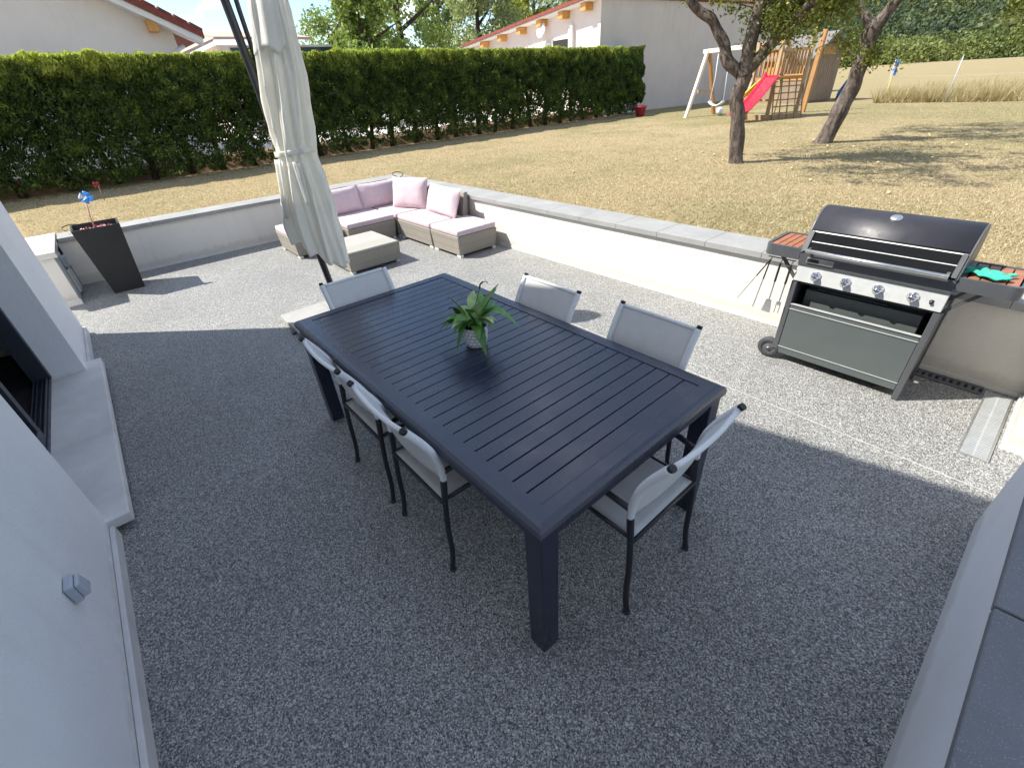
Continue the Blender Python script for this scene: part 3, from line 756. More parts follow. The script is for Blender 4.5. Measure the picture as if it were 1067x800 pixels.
for k in range(4):
    a0 = k * math.pi / 2 + .5
    def pf(u, v, a0=a0):
        r = u * .062; w_ = math.sin(math.pi * min(1, u * 1.02)) * .060 * v
        return (.02 + .03 * math.sin(math.pi * v) * u, .075 + r * math.cos(a0) - w_ * math.sin(a0), .40 + r * math.sin(a0) + w_ * math.cos(a0))
    MB().grid(pf, 8, 6).build('blade', M['blue'] if k != 1 else painted('pale_vane', (.5, .6, .75), .4), t, solid=.002)
MB().lathe([(.001, .012), (.012, .008), (.014, 0), (.001, -.002)], n=14, T=Matrix.Rotation(rad(90), 4, 'Y'), c=(.035, .075, .40)).build('hub', M['signwhite'], t)

# ------------------------------------------------------------------ barbecue
t = thing('gas_barbecue', 'grey and black gas barbecue with domed lid, wooden side shelves and wheels', 'barbecue', (-.61, 3.39, 0))
XL, XR = -.395, .385
# profile of one side panel (y,z)
def bx(b, *a): b.box(*a)
for sx, xx in ((-1, XL), (1, XR)):
    b = MB(); zb = .09 if sx < 0 else .0
    b.prism([(0, zb), (.05, zb), (.05, .62), (0, .62)], 'x', xx - .018, xx + .018)
    b.prism([(.36, zb), (.41, zb), (.41, .62), (.36, .62)], 'x', xx - .018, xx + .018)
    b.prism([(.05, .10), (.36, .10), (.36, .60), (.05, .60)], 'x', xx - .008, xx + .008)
    b.build('side_panel', M['bbqframe'], t, bevel=.004)
b = MB(); b.box(XL + .02, XR - .02, .004, .016, .065, .452); b.build('front_panel', M['bbqgrey'], t, bevel=.003)
b = MB(); b.box(XL + .019, XR - .019, -.003, .020, .453, .457); b.box(XL + .019, XR - .019, -.002, .003, .418, .422); b.box(XL + .019, XR - .019, -.002, .003, .118, .121)
b.build('trim_line', M['steelpanel'], t)
b = MB(); b.box(XL + .02, XR - .02, .02, .40, .06, .085); b.box(XL + .02, XR - .02, .385, .40, .085, .60); b.build('cabinet', M['bbqframe'], t)
b = MB(); b.box(XL + .06, XR - .06, .10, .34, .38, .545); b.box(XL + .12, XR - .25, .12, .30, .546, .556); b.build('drip_tray', M['bbqgrey'], t, bevel=.004)
b = MB(); b.box(XL + .02, XR - .02, .02, .38, .605, .628); b.build('firebox_floor', M['black'], t)
# control panel, sloping
b = MB(); b.prism([(-.008, .628), (.045, .628), (.045, .735), (.012, .735)], 'x', XL - .012, XR + .012); cp = b.build('control_panel', M['steelpanel'], t, bevel=.003)
b = MB()
for k in range(2): b.box(XL + .30 * 0 - .01, XR + .01, .0105, .012, .7355, .737)
Tn = Matrix.Rotation(rad(90 + 10), 4, 'X')
for k, x in enumerate((-.278, -.105, .072, .248)):
    b = MB().lathe([(.001, .040), (.017, .040), (.021, .034), (.023, .010), (.030, .006), (.031, .0), (.001, .0)], n=28, T=Tn, c=(x, .001, .683))
    kb = b.build('knob', M['chrome'], t)
    MB().box(x - .0035, x + .0035, -.044, -.034, .668, .712).build('grip', M['chrome'], kb, bevel=.002)
MB().lathe([(.001, .018), (.008, .018), (.010, .004), (.014, .0), (.001, 0)], n=16, T=Tn, c=(.338, .003, .675)).build('igniter_button', M['black'], t)
# fire bowl / tray between panel and hood
b = MB(); b.prism([(.0, .737), (.40, .737), (.42, .82), (-.005, .82)], 'x', XL - .015, XR + .015); b.build('fire_bowl', M['bbqframe'], t, bevel=.004)
lp = MB().box(-.36, -.20, -.0105, -.005, .760, .796).build('name_plate', M['steel'], t, bevel=.002)
MB().box(-.354, -.285, -.0125, -.0107, .767, .789).build('emblem_field', M['black'], lp)
# hood
pr = [(-.012, .822), (.0, .850), (.052, .955), (.085, 1.005), (.135, 1.050), (.20, 1.074), (.27, 1.070), (.335, 1.035), (.385, .97), (.415, .89), (.42, .822)]
b = MB(); b.csm = True
H0, H1 = XL - .005, XR + .005
top_pts = [(p_.x, p_.y) for p_ in catmull([(a_, c_, 0) for a_, c_ in pr[2:]], 5)]
b.grid(lambda u, v: (H0 + (H1 - H0) * u, top_pts[round(v * (len(top_pts) - 1))][0], top_pts[round(v * (len(top_pts) - 1))][1]), 2, len(top_pts) - 1)
hd = b.build('hood', M['bbqlid'], t, solid=.006); hd.data.shade_smooth()
for xx in (H0 - .004, H1 + .004):
    b = MB(); b.prism(pr[:2] + [(p_.x, p_.y) for p_ in catmull([(a_, c_, 0) for a_, c_ in pr[2:]], 5)], 'x', xx - .008, xx + .008); b.build('hood_side', M['bbqframe'], hd, bevel=.004)
b = MB(); b.prism([(.050, .946), (.053, .951), (.060, .949), (.056, .943)], 'x', H0 + .005, H1 - .005); b.build('hood_trim', M['steelpanel'], hd)
b = MB(); b.add([(H0 + .005, .0, .842), (H1 - .005, .0, .842), (H1 - .005, .052, .944), (H0 + .005, .052, .944)], [(0, 1, 2, 3)])
b.build('window', painted('smoked_window', (.006, .006, .007), .08, .1, 0), hd, solid=.004)
b = MB(); b.prism([(.019, .890), (.021, .8945), (.029, .8925), (.026, .888)], 'x', H0 + .03, H1 - .02)
b.build('warming_rack', M['steelpanel'], hd)
for sx in (-1, 1):
    xx = H0 + .012 if sx < 0 else H1 - .012
    MB().prism([(-.016, .835), (.0, .835), (.056, .95), (.04, .95)], 'x', xx - .012, xx + .012).build('window_frame', M['bbqframe'], hd)
b = MB().tube([(H0 + .03, -.045, .845), (H1 - .03, -.045, .845)], .0125, 14)
for xx in (H0 + .04, H1 - .04): b.bar((xx, -.045, .845), (xx, .004, .85), .014)
b.build('handle', M['steel'], hd)
Tt = Matrix.Rotation(rad(22), 4, 'X')
MB().lathe([(.001, .014), (.026, .014), (.031, .008), (.032, 0), (.001, 0)], n=28, T=Tt, c=(-.005, .160, 1.060)).build('thermometer', M['steel'], hd)
# side shelves
for sx in (-1, 1):
    xa, xb = (-.645, XL - .018) if sx < 0 else (XR + .018, .665)
    b = MB()
    def rr(x0, x1, y0, y1, r, side):
        pts = []
        cs = [(x1 - r, y1 - r, 0), (x0 + r, y1 - r, 90), (x0 + r, y0 + r, 180), (x1 - r, y0 + r, 270)]
        for (cx, cy, a0) in cs:
            rnd_ = (side < 0 and a0 in (90, 180)) or (side > 0 and a0 in (0, 270))
            if rnd_:
                for k in range(6): a_ = rad(a0 + k * 18); pts.append((cx + r * math.cos(a_), cy + r * math.sin(a_)))
            else:
                pts.append((cx + (r if a0 in (0, 270) else -r), cy + (r if a0 in (0, 90) else -r)))
        return pts
    y0, y1 = .0, .37
    out = rr(xa, xb, y0, y1, .05, sx); inn = rr(xa + .022, xb - .022, y0 + .022, y1 - .022, .03, sx); n_ = len(out)
    vs = [(p[0], p[1], .765) for p in out] + [(p[0], p[1], .838) for p in out] + [(p[0], p[1], .838) for p in inn] + [(p[0], p[1], .800) for p in inn]
    fs = [(i + r_ * n_, (i + 1) % n_ + r_ * n_, (i + 1) % n_ + (r_ + 1) * n_, i + (r_ + 1) * n_) for r_ in range(3) for i in range(n_)] + [tuple(range(n_))[::-1]]
    b.add(vs, fs); sh = b.build('side_shelf', M['bbqframe'], t)
    b = MB(); ns_ = 4
    if sx == 0:
        for k in range(ns_):
            y = y0 + .027 + k * (.316 / ns_); b.box(xa + .026, xb - .026, y + .002, y + .316 / ns_ - .004, .815, .834)
    else:
        W_ = (xb - xa - .052)
        for k in range(ns_):
            x = xa + .026 + k * (W_ / ns_); b.box(x + .002, x + W_ / ns_ - .004, y0 + .027, y1 - .027, .815, .834)
    b.build('slats', M['wood_red'], sh, bevel=.002)
    b = MB(); xm = xa if sx < 0 else xb
    xi = XL if sx < 0 else XR
    b.bar((xi, .05, .60), (xi + sx * .14, .05, .762), .018); b.bar((xi, .33, .60), (xi + sx * .14, .33, .762), .018); b.build('shelf_bracket', M['bbqframe'], t)
# hooks rail left
b = MB(); b.bar((-.60, -.008, .755), (-.42, -.008, .755), .006)
for x in (-.575, -.505, -.435): b.tube([(x, -.008, .755), (x, -.014, .742), (x, -.022, .738), (x, -.026, .745)], .003, 6)
b.build('tool_hooks', M['black'], t)
# wheels
for yy in (.0, .36):
    T = Matrix.Rotation(rad(90), 4, 'X')
    c0 = (XL - .045, yy + .02, .078)
    b = MB().lathe([(.050, -.018), (.072, -.02), (.078, -.012), (.078, .012), (.072, .02), (.050, .018)], n=36, T=T, c=c0); wl = b.build('wheel', M['rubber'], t)
    b = MB().lathe([(.052, -.012), (.030, -.006), (.012, -.014), (.001, -.016)], n=36, T=T, c=c0)
    b.lathe([(.052, .012), (.030, .006), (.014, .022), (.001, .024)], n=36, T=T, c=c0); b.build('rim', M['bbqframe'], wl)
    MB().lathe([(.001, .030), (.006, .029), (.008, .024)], n=14, T=T, c=c0).build('hub_cap', M['chrome'], wl)
MB().tube([(XL - .045, .0, .078), (XL - .045, .40, .078)], .006, 8).build('axle', M['steel'], t)
MB().bar((XL - .05, .02, .10), (XL + .01, .02, .10), .03).build('wheel_bracket', M['bbqframe'], t)

# tools
def tool(name, x, label, kind, tilt):
    t = thing(name, label, name.replace('_', ' '), (-.61 + x, 3.39 - .026, .742)); t.rotation_euler = (0, rad(tilt), 0)
    if kind == 'tongs':
        for s, a in ((-1, 22), (1, 2)):
            r = Matrix.Rotation(rad(a), 3, 'Y')
            q = lambda z: (r @ Vector((0, 0, -z)))
            MB().bar(q(0), q(.15), .012, .008).build('grip', M['black'], t, bevel=.002)
            MB().bar(q(.15), q(.31), .014, .005).build('arm', M['steel'], t)
            MB().bar(q(.31), q(.37), .022, .004).build('jaw', M['steel'], t)
    else:
        MB().bar((0, 0, -.01), (0, 0, -.15), .018, .012).build('handle', M['black'], t, bevel=.004)
        MB().bar((0, 0, -.15), (0, 0, -.29), .011, .006).build('shaft', M['steel'], t)
        b = MB()
        if kind == 'spatula':
            b.hexa([(-.032, -.002, -.38), (.032, -.002, -.38), (.032, .002, -.38), (-.032, .002, -.38)], [(-.018, -.002, -.285), (.018, -.002, -.285), (.018, .002, -.285), (-.018, .002, -.285)])
        else:
            b.box(-.016, .016, -.002, .002, -.31, -.285)
            for xx in (-.013, .013): b.box(xx - .003, xx + .003, -.002, .002, -.37, -.31)
        b.build('blade' if kind == 'spatula' else 'prongs', M['steel'], t)
    return t
tool('grill_tongs', -.575, 'steel barbecue tongs with black grips hanging open from the side shelf', 'tongs', 4)
tool('grill_spatula', -.505, 'steel barbecue spatula hanging between the tongs and the fork', 'spatula', 2)
tool('grill_fork', -.435, 'two pronged barbecue fork hanging nearest the barbecue body', 'fork', 2)
# towel
def cloth(u, v):
    x = (u - .5) * .19; y = (v - .5) * .12
    return (x + .01 * math.sin(v * 9), y + .02 * math.sin(u * 7), .012 + .012 * abs(math.sin(u * 8 + v * 3)) + .01 * abs(math.sin(v * 7)) - .006 * (abs(2 * u - 1) ** 4))
o = MB().grid(cloth, 30, 18).build('kitchen_cloth', M['towel'], solid=.008); o.location = (-.115, 3.50, .834); o.rotation_euler = (0, 0, rad(-8))
tag(o, 'crumpled green cloth lying on the right side shelf of the barbecue', 'cloth')

# ------------------------------------------------------------------ hedge
HX = -13.75
t = thing('hedge', 'long clipped evergreen hedge with gaps near its foot, behind the lawn', 'hedge', (HX, 7, GZ))
y = -6.0; k = 0
while y < 18.4:
    b = MB(); lean = random.uniform(-.08, .08); x = random.uniform(-.08, .08)
    pts = [(x, y - 7, -.02), (x + lean * .3, y - 7 + lean, .45), (x + lean, y - 7 + lean * 1.5, 1.1), (x, y - 7, 1.8)]
    b.tube(pts, [.075, .055, .045, .02], 8)
    for q in range(5):
        z = random.uniform(.3, 1.2); a = random.uniform(0, 6.28)
        b.tube([(x, y - 7, z), (x + .35 * math.cos(a), y - 7 + .35 * math.sin(a), z + .15)], [.02, .008], 5)
    b.build('trunk', M['hbark'], t); y += random.uniform(.62, .95); k += 1
n = 400000
# dense outer shell plus sparser core
Y = RNG.uniform(-14, 11.72, n); Z = RNG.beta(1.5, 1.02, n) * 2.26
shell = RNG.random(n)
X = np.where(shell < .62, .60 - RNG.exponential(.10, n), RNG.uniform(-.6, .6, n))
topm = RNG.random(n) < .15; Z = np.where(topm, 2.26 - RNG.exponential(.05, n), Z); X = np.where(topm, RNG.uniform(-.6, .6, n), X)
endm = RNG.random(n) < .035; Y = np.where(endm, 11.72 - RNG.exponential(.12, n), Y); X = np.where(endm, RNG.uniform(-.6, .6, n), X)
Pt = np.stack([X, Y, Z], 1)
c1 = nz(Pt, 1.6); c2 = nz(Pt, 4.5, 9.3); c3 = nz(Pt, .55, 4.)
X = X + c1 * .22 * (X > 0) + c2 * .10; X = X - .22 * np.clip(Z / 2.26 - .2, 0, 1) ** 2
Zt = Z + np.where(Z > 2.1, c2 * .08 + c1 * .03, 0)
keep = (c2 * .9 + c1 * .6 + .50 * np.clip(Z / 1.3, 0, 1) - .10 + RNG.normal(0, .10, n) > 0)
keep &= (Z > .10 + .14 * c1) 
Pt = np.stack([X, Y, Zt], 1)[keep]; Zk = Zt[keep]; c2k = c2[keep]; c1k = c1[keep]
sunlit_tips = np.clip((Zk - 1.75) / .45, 0, 1)  # pale tips: sunlight on the hedge top is put into the leaf colour
rnd = np.clip(.34 + .38 * c2k + .2 * c1k + RNG.normal(0, .14, len(Zk)) + .50 * sunlit_tips, 0, 1)
nr = np.zeros((len(Zk), 3)); nr[:, 0] = .5; nr[:, 1] = .25; nr[:, 2] = .35 + .7 * sunlit_tips
leaves('foliage', Pt, RNG.uniform(.06, .13, len(Zk)) * (1 - .15 * sunlit_tips), M['hedge'], t, .42, .3, rnd, nr)

# ------------------------------------------------------------------ dry grass
def blades(name, P, hmin, hmax, wid, m, lean=.5):
    n = len(P); P = np.asarray(P, float); h = RNG.uniform(hmin, hmax, n); a = RNG.uniform(0, 6.28, n)
    w_ = wid * RNG.uniform(.6, 1.4, n); dx = np.stack([np.cos(a), np.sin(a), 0 * a], 1) * w_[:, None] * .5
    ln = RNG.normal(0, lean, (n, 2)); tip = P + np.stack([ln[:, 0] * h, ln[:, 1] * h, h * .9], 1)
    V = np.stack([P - dx, P + dx, tip], 1).reshape(-1, 3)
    me = bpy.data.meshes.new(name); me.vertices.add(n * 3); me.vertices.foreach_set('co', V.ravel())
    me.loops.add(n * 3); me.loops.foreach_set('vertex_index', np.arange(n * 3)); me.polygons.add(n); me.polygons.foreach_set('loop_start', np.arange(n) * 3)
    me.update(calc_edges=True); at = me.attributes.new('rnd', 'FLOAT', 'FACE')
    gr = nz(P[::1] * np.array([1, 1, 0]), .6) if n < 600000 else 0
    r_ = RNG.random(n) * .86; r_ = np.where(RNG.random(n) < np.clip(.10 + gr * .9, .02, .6), .93 + .07 * RNG.random(n), r_)
    at.data.foreach_set('value', r_.astype(np.float32)); me.materials.append(m)
    o = bpy.data.objects.new(name, me); COL.objects.link(o); return tag(o, kind='stuff')
n = 470000
r = 4.2 * (24 / 4.2) ** (RNG.random(n) ** .85); az = RNG.uniform(rad(62), rad(186), n)
P2 = np.stack([r * np.cos(az), r * np.sin(az), np.full(n, GZ)], 1)
ok = ~((P2[:, 0] > -8.33) & (P2[:, 1] < 4.33)) & (P2[:, 0] > -14.0) & (P2[:, 1] < 22.4)
P2 = P2[ok]; sc = 1
o = blades('dry_grass', P2, .012, .034, .0075, M['straw'], .75); tag(o, 'short dry straw coloured lawn grass behind the terrace walls', 'grass')
n = 80000
P3 = np.stack([RNG.uniform(-6.0, 14, n), 22.8 + RNG.exponential(1.9, n), np.full(n, GZ)], 1)
k3 = nz(P3 * np.array([1, 1, 0]), .7) + RNG.normal(0, .2, n) > -.15; P3 = P3[k3]
o = blades('tall_grass', P3, .12, .62, .022, M['tallstraw'], .3); tag(o, 'tall dry yellow grass along the far edge of the lawn', 'grass')

# fallen apples
def make_apple():
    b = MB().lathe([(.001, .001), (.014, .003), (.022, .014), (.023, .024), (.015, .035), (.005, .034), (.001, .030)], n=14)
    return b
ap = None; APM = make_apple()
for k in range(34):
    c = random.choice(((-3.2, 9.2), (-2.6, 12.2)))
    x, y = c[0] + random.gauss(0, 1.5), c[1] + random.gauss(0, 1.1)
    if y < 5: continue
    if ap is None: ap = APM.build('fallen_apple', M['apple']); o = ap
    else: o = ap.copy(); COL.objects.link(o)
    o.location = (x, y, GZ + .004); tag(o, 'small pale apple fallen on the dry lawn under the apple trees', 'apple', 'fallen apples')

# ------------------------------------------------------------------ apple trees
def tree_limbs(t, limbs, name='trunk'):
    for i, (pts, r0, r1) in enumerate(limbs):
        P = catmull(pts, 6); n = len(P)
        P = [p + Vector((mn.noise(p * 3.1), mn.noise(p * 3.1 + Vector((5, 0, 0))), 0)) * .05 * (1 if 0 < k < n - 1 else 0) for k, p in enumerate(P)]
        rs = [(r0 + (r1 - r0) * (k / (n - 1)) ** .8) * (1 + .16 * mn.noise(p * 5)) for k, p in enumerate(P)]
        if i == 0: rs[0] *= 1.35; rs[1] *= 1.12
        o = MB().tube(P, rs, 14).build('trunk' if i == 0 else 'limb', M['bark'], t)
def crown(t, blobs, n, size, m, hang=0.):
    """leaf clusters along random twigs within the blobs (cx,cy,cz,rx,ry,rz,weight)"""
    tw = MB(); P = []
    ws = np.array([b_[6] for b_ in blobs], float); ws /= ws.sum()
    ntw = n // 26
    for i in range(ntw):
        c = blobs[RNG.choice(len(blobs), p=ws)]
        d = RNG.normal(size=3); d /= np.linalg.norm(d); rr_ = RNG.random() ** (1 / 2.4)
        p = np.array(c[:3]) + d * np.array(c[3:6]) * rr_
        if mn.noise(Vector(p * 1.7)) < .02: continue
        q = p + RNG.normal(size=3) * np.array([.22, .22, .14]) + np.array([0, 0, hang])
        k = 26; s = RNG.random((k, 1)); P.append(p + (q - p) * s + RNG.normal(size=(k, 3)) * .055)
        if i % 3 == 0: tw.tube([tuple(p), tuple((p + q) / 2 + RNG.normal(size=3) * .03), tuple(q)], [.010, .007, .003], 5, cap=False)
    P = np.concatenate(P); cl = nz(P, 2.2)
    leaves('crown', P, RNG.uniform(size * .7, size * 1.3, len(P)), m, t, .55, .1, np.clip(.45 + .5 * cl + RNG.normal(0, .2, len(P)), 0, 1))
    if tw.v: tag(tw.build('twigs', M['bark'], t), kind='stuff')

T1 = thing('apple_tree', 'forked apple tree standing in front of the red slide', 'tree', (-3.97, 8.53, GZ))
def rel(p, o): return tuple(a - b_ for a, b_ in zip(p, o))
o1 = (-3.97, 8.53, GZ)
J = (-4.08, 8.47, 1.72)
tree_limbs(T1, [([rel(q, o1) for q in [(-3.97, 8.53, .45), (-4.03, 8.50, .9), (-4.12, 8.45, 1.4), J, (-4.10, 8.46, 1.95)]], .115, .105),
    ([rel(q, o1) for q in [J, (-4.30, 8.35, 1.95), (-4.46, 8.265, 2.27), (-4.62, 8.16, 2.5), (-4.78, 8.05, 2.62), (-4.95, 7.93, 2.80), (-5.3, 7.7, 3.2)]], .095, .05),
    ([rel(q, o1) for q in [J, (-4.10, 8.46, 2.1), (-4.09, 8.47, 2.45), (-4.02, 8.5, 2.9), (-4.1, 8.6, 3.6)]], .115, .07),
    ([rel(q, o1) for q in [(-4.08, 8.47, 1.8), (-3.92, 8.54, 2.02), (-3.72, 8.64, 2.25), (-3.52, 8.72, 2.48), (-3.3, 8.8, 2.72), (-2.8, 8.9, 3.2)]], .10, .06),
    ([rel(q, o1) for q in [(-4.02, 8.5, 2.7), (-3.8, 7.9, 3.2), (-3.5, 7.2, 3.6)]], .05, .02)])
crown(T1, [(-.1, -.2, 3.0, 1.8, 1.7, .95, 3), (.45, .15, 2.05, .75, .7, .40, 1.6), (-.05, .05, 2.05, .38, .4, .3, .5), (.5, -1.6, 2.9, 1.3, 1.2, .6, 1.5), (-.8, -.4, 2.45, .5, .4, .22, .25)], 34000, .055, M['apple_leaf'])
T2 = thing('apple_tree', 'leaning apple tree with a rough trunk beside the playhouse', 'tree', (-3.66, 11.53, GZ)); o2 = (-3.66, 11.53, GZ)
tree_limbs(T2, [([rel(q, o2) for q in [(-3.68, 11.52, .45), (-3.56, 11.56, .95), (-3.50, 11.59, 1.35), (-3.42, 11.6, 1.8), (-3.42, 11.6, 2.2), (-3.35, 11.6, 2.38)]], .155, .125),
    ([rel(q, o2) for q in [(-3.40, 11.6, 2.28), (-3.28, 11.63, 2.5), (-3.18, 11.66, 2.75), (-3.0, 11.8, 3.3)]], .12, .06),
    ([rel(q, o2) for q in [(-3.40, 11.6, 2.22), (-3.55, 11.55, 2.48), (-3.78, 11.48, 2.72), (-4.1, 11.3, 3.1)]], .085, .045)])
crown(T2, [(.5, .6, 3.2, 2.1, 2.0, .9, 4), (2.3, .7, 2.15, 1.1, .9, .42, 2.2), (.34, .1, 1.45, .26, .2, .2, .16), (-.15, 0, 1.70, .24, .2, .2, .10), (-.6, -.2, 2.35, .6, .5, .18, .5), (2.6, .5, 1.75, .5, .5, .25, .5)], 42000, .06, M['apple_leaf'])

# ------------------------------------------------------------------ play equipment
t = thing('swing_set', 'pale timber swing frame with a hanging swing seat before the grey wall', 'swing', (-9.8, 17.4, GZ)); o_ = (-9.8, 17.4, GZ)
R_ = lambda *p: rel(p, o_)
MB().bar(R_(-9.9, 16.7, .45), R_(-9.78, 17.36, 2.42), .10).build('post', M['wood_white'], t, bevel=.01)
MB().bar(R_(-9.68, 18.25, .45), R_(-9.80, 17.5, 2.36), .10).build('post', M['wood_orange'], t, bevel=.01)
MB().bar(R_(-9.95, 17.42, 2.38), R_(-7.72, 16.95, 2.40), .12).build('beam', M['wood_white'], t, bevel=.01)
MB().bar(R_(-9.85, 17.2, 1.25), R_(-9.74, 17.85, 1.22), .04, .10).build('brace', M['wood_pale'], t)
for x in (-9.35, -8.95): MB().tube([R_(x, 17.28, 2.32), R_(x + .02, 17.28, 1.6), R_(x + .05 * (1 if x > -9.2 else -1), 17.28, .95)], .012, 6).build('rope', M['signwhite'], t)
MB().grid(lambda u, v: (R_(-9.4 + u * .5, 17.18 + v * .2, .95 - .12 * math.sin(math.pi * u) ** .7)), 12, 3).build('seat', M['signwhite'], t, solid=.03)

t = thing('play_tower', 'wooden play tower with a railed deck, climbing net and sandbox', 'play tower', (-7.1, 16.8, GZ)); o_ = (-7.1, 16.8, GZ)
PW = [(-7.62, 16.35), (-6.95, 16.35), (-6.45, 17.15), (-7.2, 17.35)]
for (x, y), hh in zip(PW, (1.95, 2.15, 2.2, 2.5)):
    MB().bar(R_(x, y, .45), R_(x, y, .5 + hh), .09).build('post', M['wood_pale'], t, bevel=.008)
b = MB(); b.hexa([R_(x, y, 1.50) for x, y in PW], [R_(x, y, 1.58) for x, y in PW]); b.build('deck', M['wood_orange'], t)
def rail(p, q, z0=1.62, z1=2.26, nsl=8, m='wood_pale'):
    b = MB()
    for k in range(nsl):
        s = (k + .5) / nsl; x = p[0] + (q[0] - p[0]) * s; y = p[1] + (q[1] - p[1]) * s
        b.bar(R_(x, y, z0), R_(x, y, z1), .06, .02, up=(q[0] - p[0], q[1] - p[1], 0))
    b.bar(R_(*p, z1 - .05), R_(*q, z1 - .05), .03, .07); b.build('railing', M[m], t)
rail(PW[1], PW[2], nsl=9); rail(PW[3], PW[0], nsl=8, m='wood_orange'); rail(PW[2], PW[3], m='wood_orange')
b = MB()  # net
for k in range(5):
    s = k / 4; x = PW[1][0] + (PW[2][0] - PW[1][0]) * s; y = PW[1][1] + (PW[2][1] - PW[1][1]) * s
    b.tube([R_(x + .25, y - .2, .5), R_(x, y, 1.52)], .018, 6)
for k in range(6):
    s = k / 6; b.tube([R_(PW[1][0] + .25 * (1 - s), PW[1][1] - .2 * (1 - s), .5 + s), R_(PW[2][0] + .25 * (1 - s), PW[2][1] - .2 * (1 - s), .5 + s)], .018, 6)
b.build('climbing_net', M['wood_grey'], t)
b = MB(); b.bar(R_(-7.9, 16.1, .56), R_(-6.8, 16.25, .56), .05, .14); b.bar(R_(-6.8, 16.25, .56), R_(-6.3, 17.1, .56), .05, .14); b.build('sandbox', M['wood_pale'], t)
b = MB(); c = R_(-7.05, 16.8, 2.72)
for k in range(4):
    pa, pb = PW[k], PW[(k + 1) % 4]
    if k in (0, 3): b.add([R_(pa[0], pa[1], 2.36), R_(pb[0], pb[1], 2.36), c], [(0, 1, 2)])
b.build('roof', M['wood_orange'], t, solid=.04)
b = MB(); b.bar(R_(-7.62, 16.35, 1.52), R_(-7.6, 15.9, .5), .06); b.bar(R_(-7.3, 16.35, 1.0), R_(-6.95, 16.35, 1.0), .05); b.build('ladder', M['wood_pale'], t)
# slide
t = thing('slide', 'bright red plastic slide running down from the play tower', 'slide', (-7.45, 16.1, GZ)); o_ = (-7.45, 16.1, GZ)
def sl(u, v):
    s = v; p = Vector((-7.0, 16.28, 1.62)).lerp(Vector((-7.35, 15.15, .60)), s); z = p.z - .10 * math.sin(math.pi * s) + (.08 * max(0, s - .85) / .15)
    w_ = (u - .5) * 2; lip = .10 * max(0, abs(w_) - .7) / .3
    return R_(p.x + w_ * .25, p.y - w_ * .05, z + lip)
MB().grid(sl, 12, 20).build('chute', M['red'], t, solid=.02)
MB().bar(R_(-7.35, 16.35, 1.5), R_(-7.62, 15.5, .95), .04, .12).build('side_rail', M['yellow'], t)
t = thing('timber_post', 'tall honey coloured timber post leaning in front of the playhouse', 'post', (-6.9, 18.9, GZ))
MB().bar((0, 0, -.05), (.02, .12, 2.2), .13).build('post_shaft', M['wood_orange'], t, bevel=.01)
MB().bar((-.3, .0, 1.75), (.02, .05, 1.78), .05).build('cross_bar', M['wood_pale'], t)
# playhouse
t = thing('playhouse', 'small weathered wooden playhouse with a grey pitched roof', 'shed', (-9.40, 24.30, GZ), rad(-18))
hw, hl, wh = .84, 1.1, 1.62
b = MB(); b.box(-hl, hl, -hw, hw, 0, wh)
b.prism([(-hw, wh), (hw, wh), (0, wh + .62)], 'x', -hl, hl); b.build('wall', M['wood_grey'], t)
for yc in (-.30, .32):
    b = MB(); b.box(hl + .002, hl + .03, yc - .29, yc + .29, .05, 1.52)
    for q in range(5): b.box(hl + .031, hl + .04, yc - .28 + q * .125, yc - .28 + q * .125 + .10, .08, 1.49)
    b.build('door', M['wood_grey'], t)
b = MB()
for s in (-1, 1): b.hexa([(-hl - .15, s * (hw + .2), wh - .12), (hl + .25, s * (hw + .2), wh - .12), (hl + .25, 0, wh + .65), (-hl - .15, 0, wh + .65)],
                         [(-hl - .15, s * (hw + .2), wh - .04), (hl + .25, s * (hw + .2), wh - .04), (hl + .25, 0, wh + .73), (-hl - .15, 0, wh + .73)])
b.build('roof', M['roofgrey'], t)
b = MB().box(hl + .002, hl + .03, -.32, .32, 1.60, 1.86); b.build('gable_board', M['wood_orange'], t)
b = MB().box(-hl + .2, hl - .2, -hw - .03, -hw - .002, .8, 1.9); b.build('side_panel', M['wood_orange'], t)
# blue tarpaulin heap
def heap(u, v):
    th = u * 6.283; ph = v * math.pi / 2; r = 1 + .22 * mn.noise((math.cos(th) * 2, math.sin(th) * 2, v * 3))
    return (.32 * r * math.cos(th) * math.cos(ph), .45 * r * math.sin(th) * math.cos(ph), .62 * r * math.sin(ph))
o = MB().grid(heap, 28, 12, closed_u=True).build('tarpaulin', M['bluetarp']); o.location = (-7.75, 25.4, GZ); tag(o, 'blue tarpaulin heap on the ground beside the playhouse', 'tarpaulin')
# red pot by the hedge
t = thing('plant_pot', 'small red plastic pot on the lawn at the hedge end', 'pot', (-12.1, 17.1, GZ))
MB().lathe([(.001, 0), (.14, 0), (.21, .30), (.235, .30), (.235, .36), (.21, .36), (.19, .25), (.001, .24)], n=24).build('pot_shell', M['redpot'], t)
# fallen white ball + garden toy
o = MB().lathe([(.12 * math.sin(a) + .0005, .12 - .12 * math.cos(a)) for a in np.linspace(0, math.pi, 12)], n=20).build('ball', M['signwhite']); o.location = (-9.3, 17.9, GZ); tag(o, 'small white ball lying on the grass under the swing', 'ball')
# red bloom plant beside hedge
t = thing('flower_stalk', 'small red garden pinwheel standing in the grass before the hedge', 'pinwheel', (-11.55, .05, GZ))
MB().tube([(0, 0, 0), (0, .02, .25)], .008, 6).build('stick', M['wood_grey'], t)
for k in range(4):
    a0 = k * math.pi / 2 + .3
    MB().grid(lambda u, v, a0=a0: (.03 * u, u * .06 * math.cos(a0) - .04 * v * math.sin(math.pi * u) * math.sin(a0), .27 + u * .06 * math.sin(a0) + .04 * v * math.sin(math.pi * u) * math.cos(a0)), 6, 4).build('blade', M['redpot'], t, solid=.002)
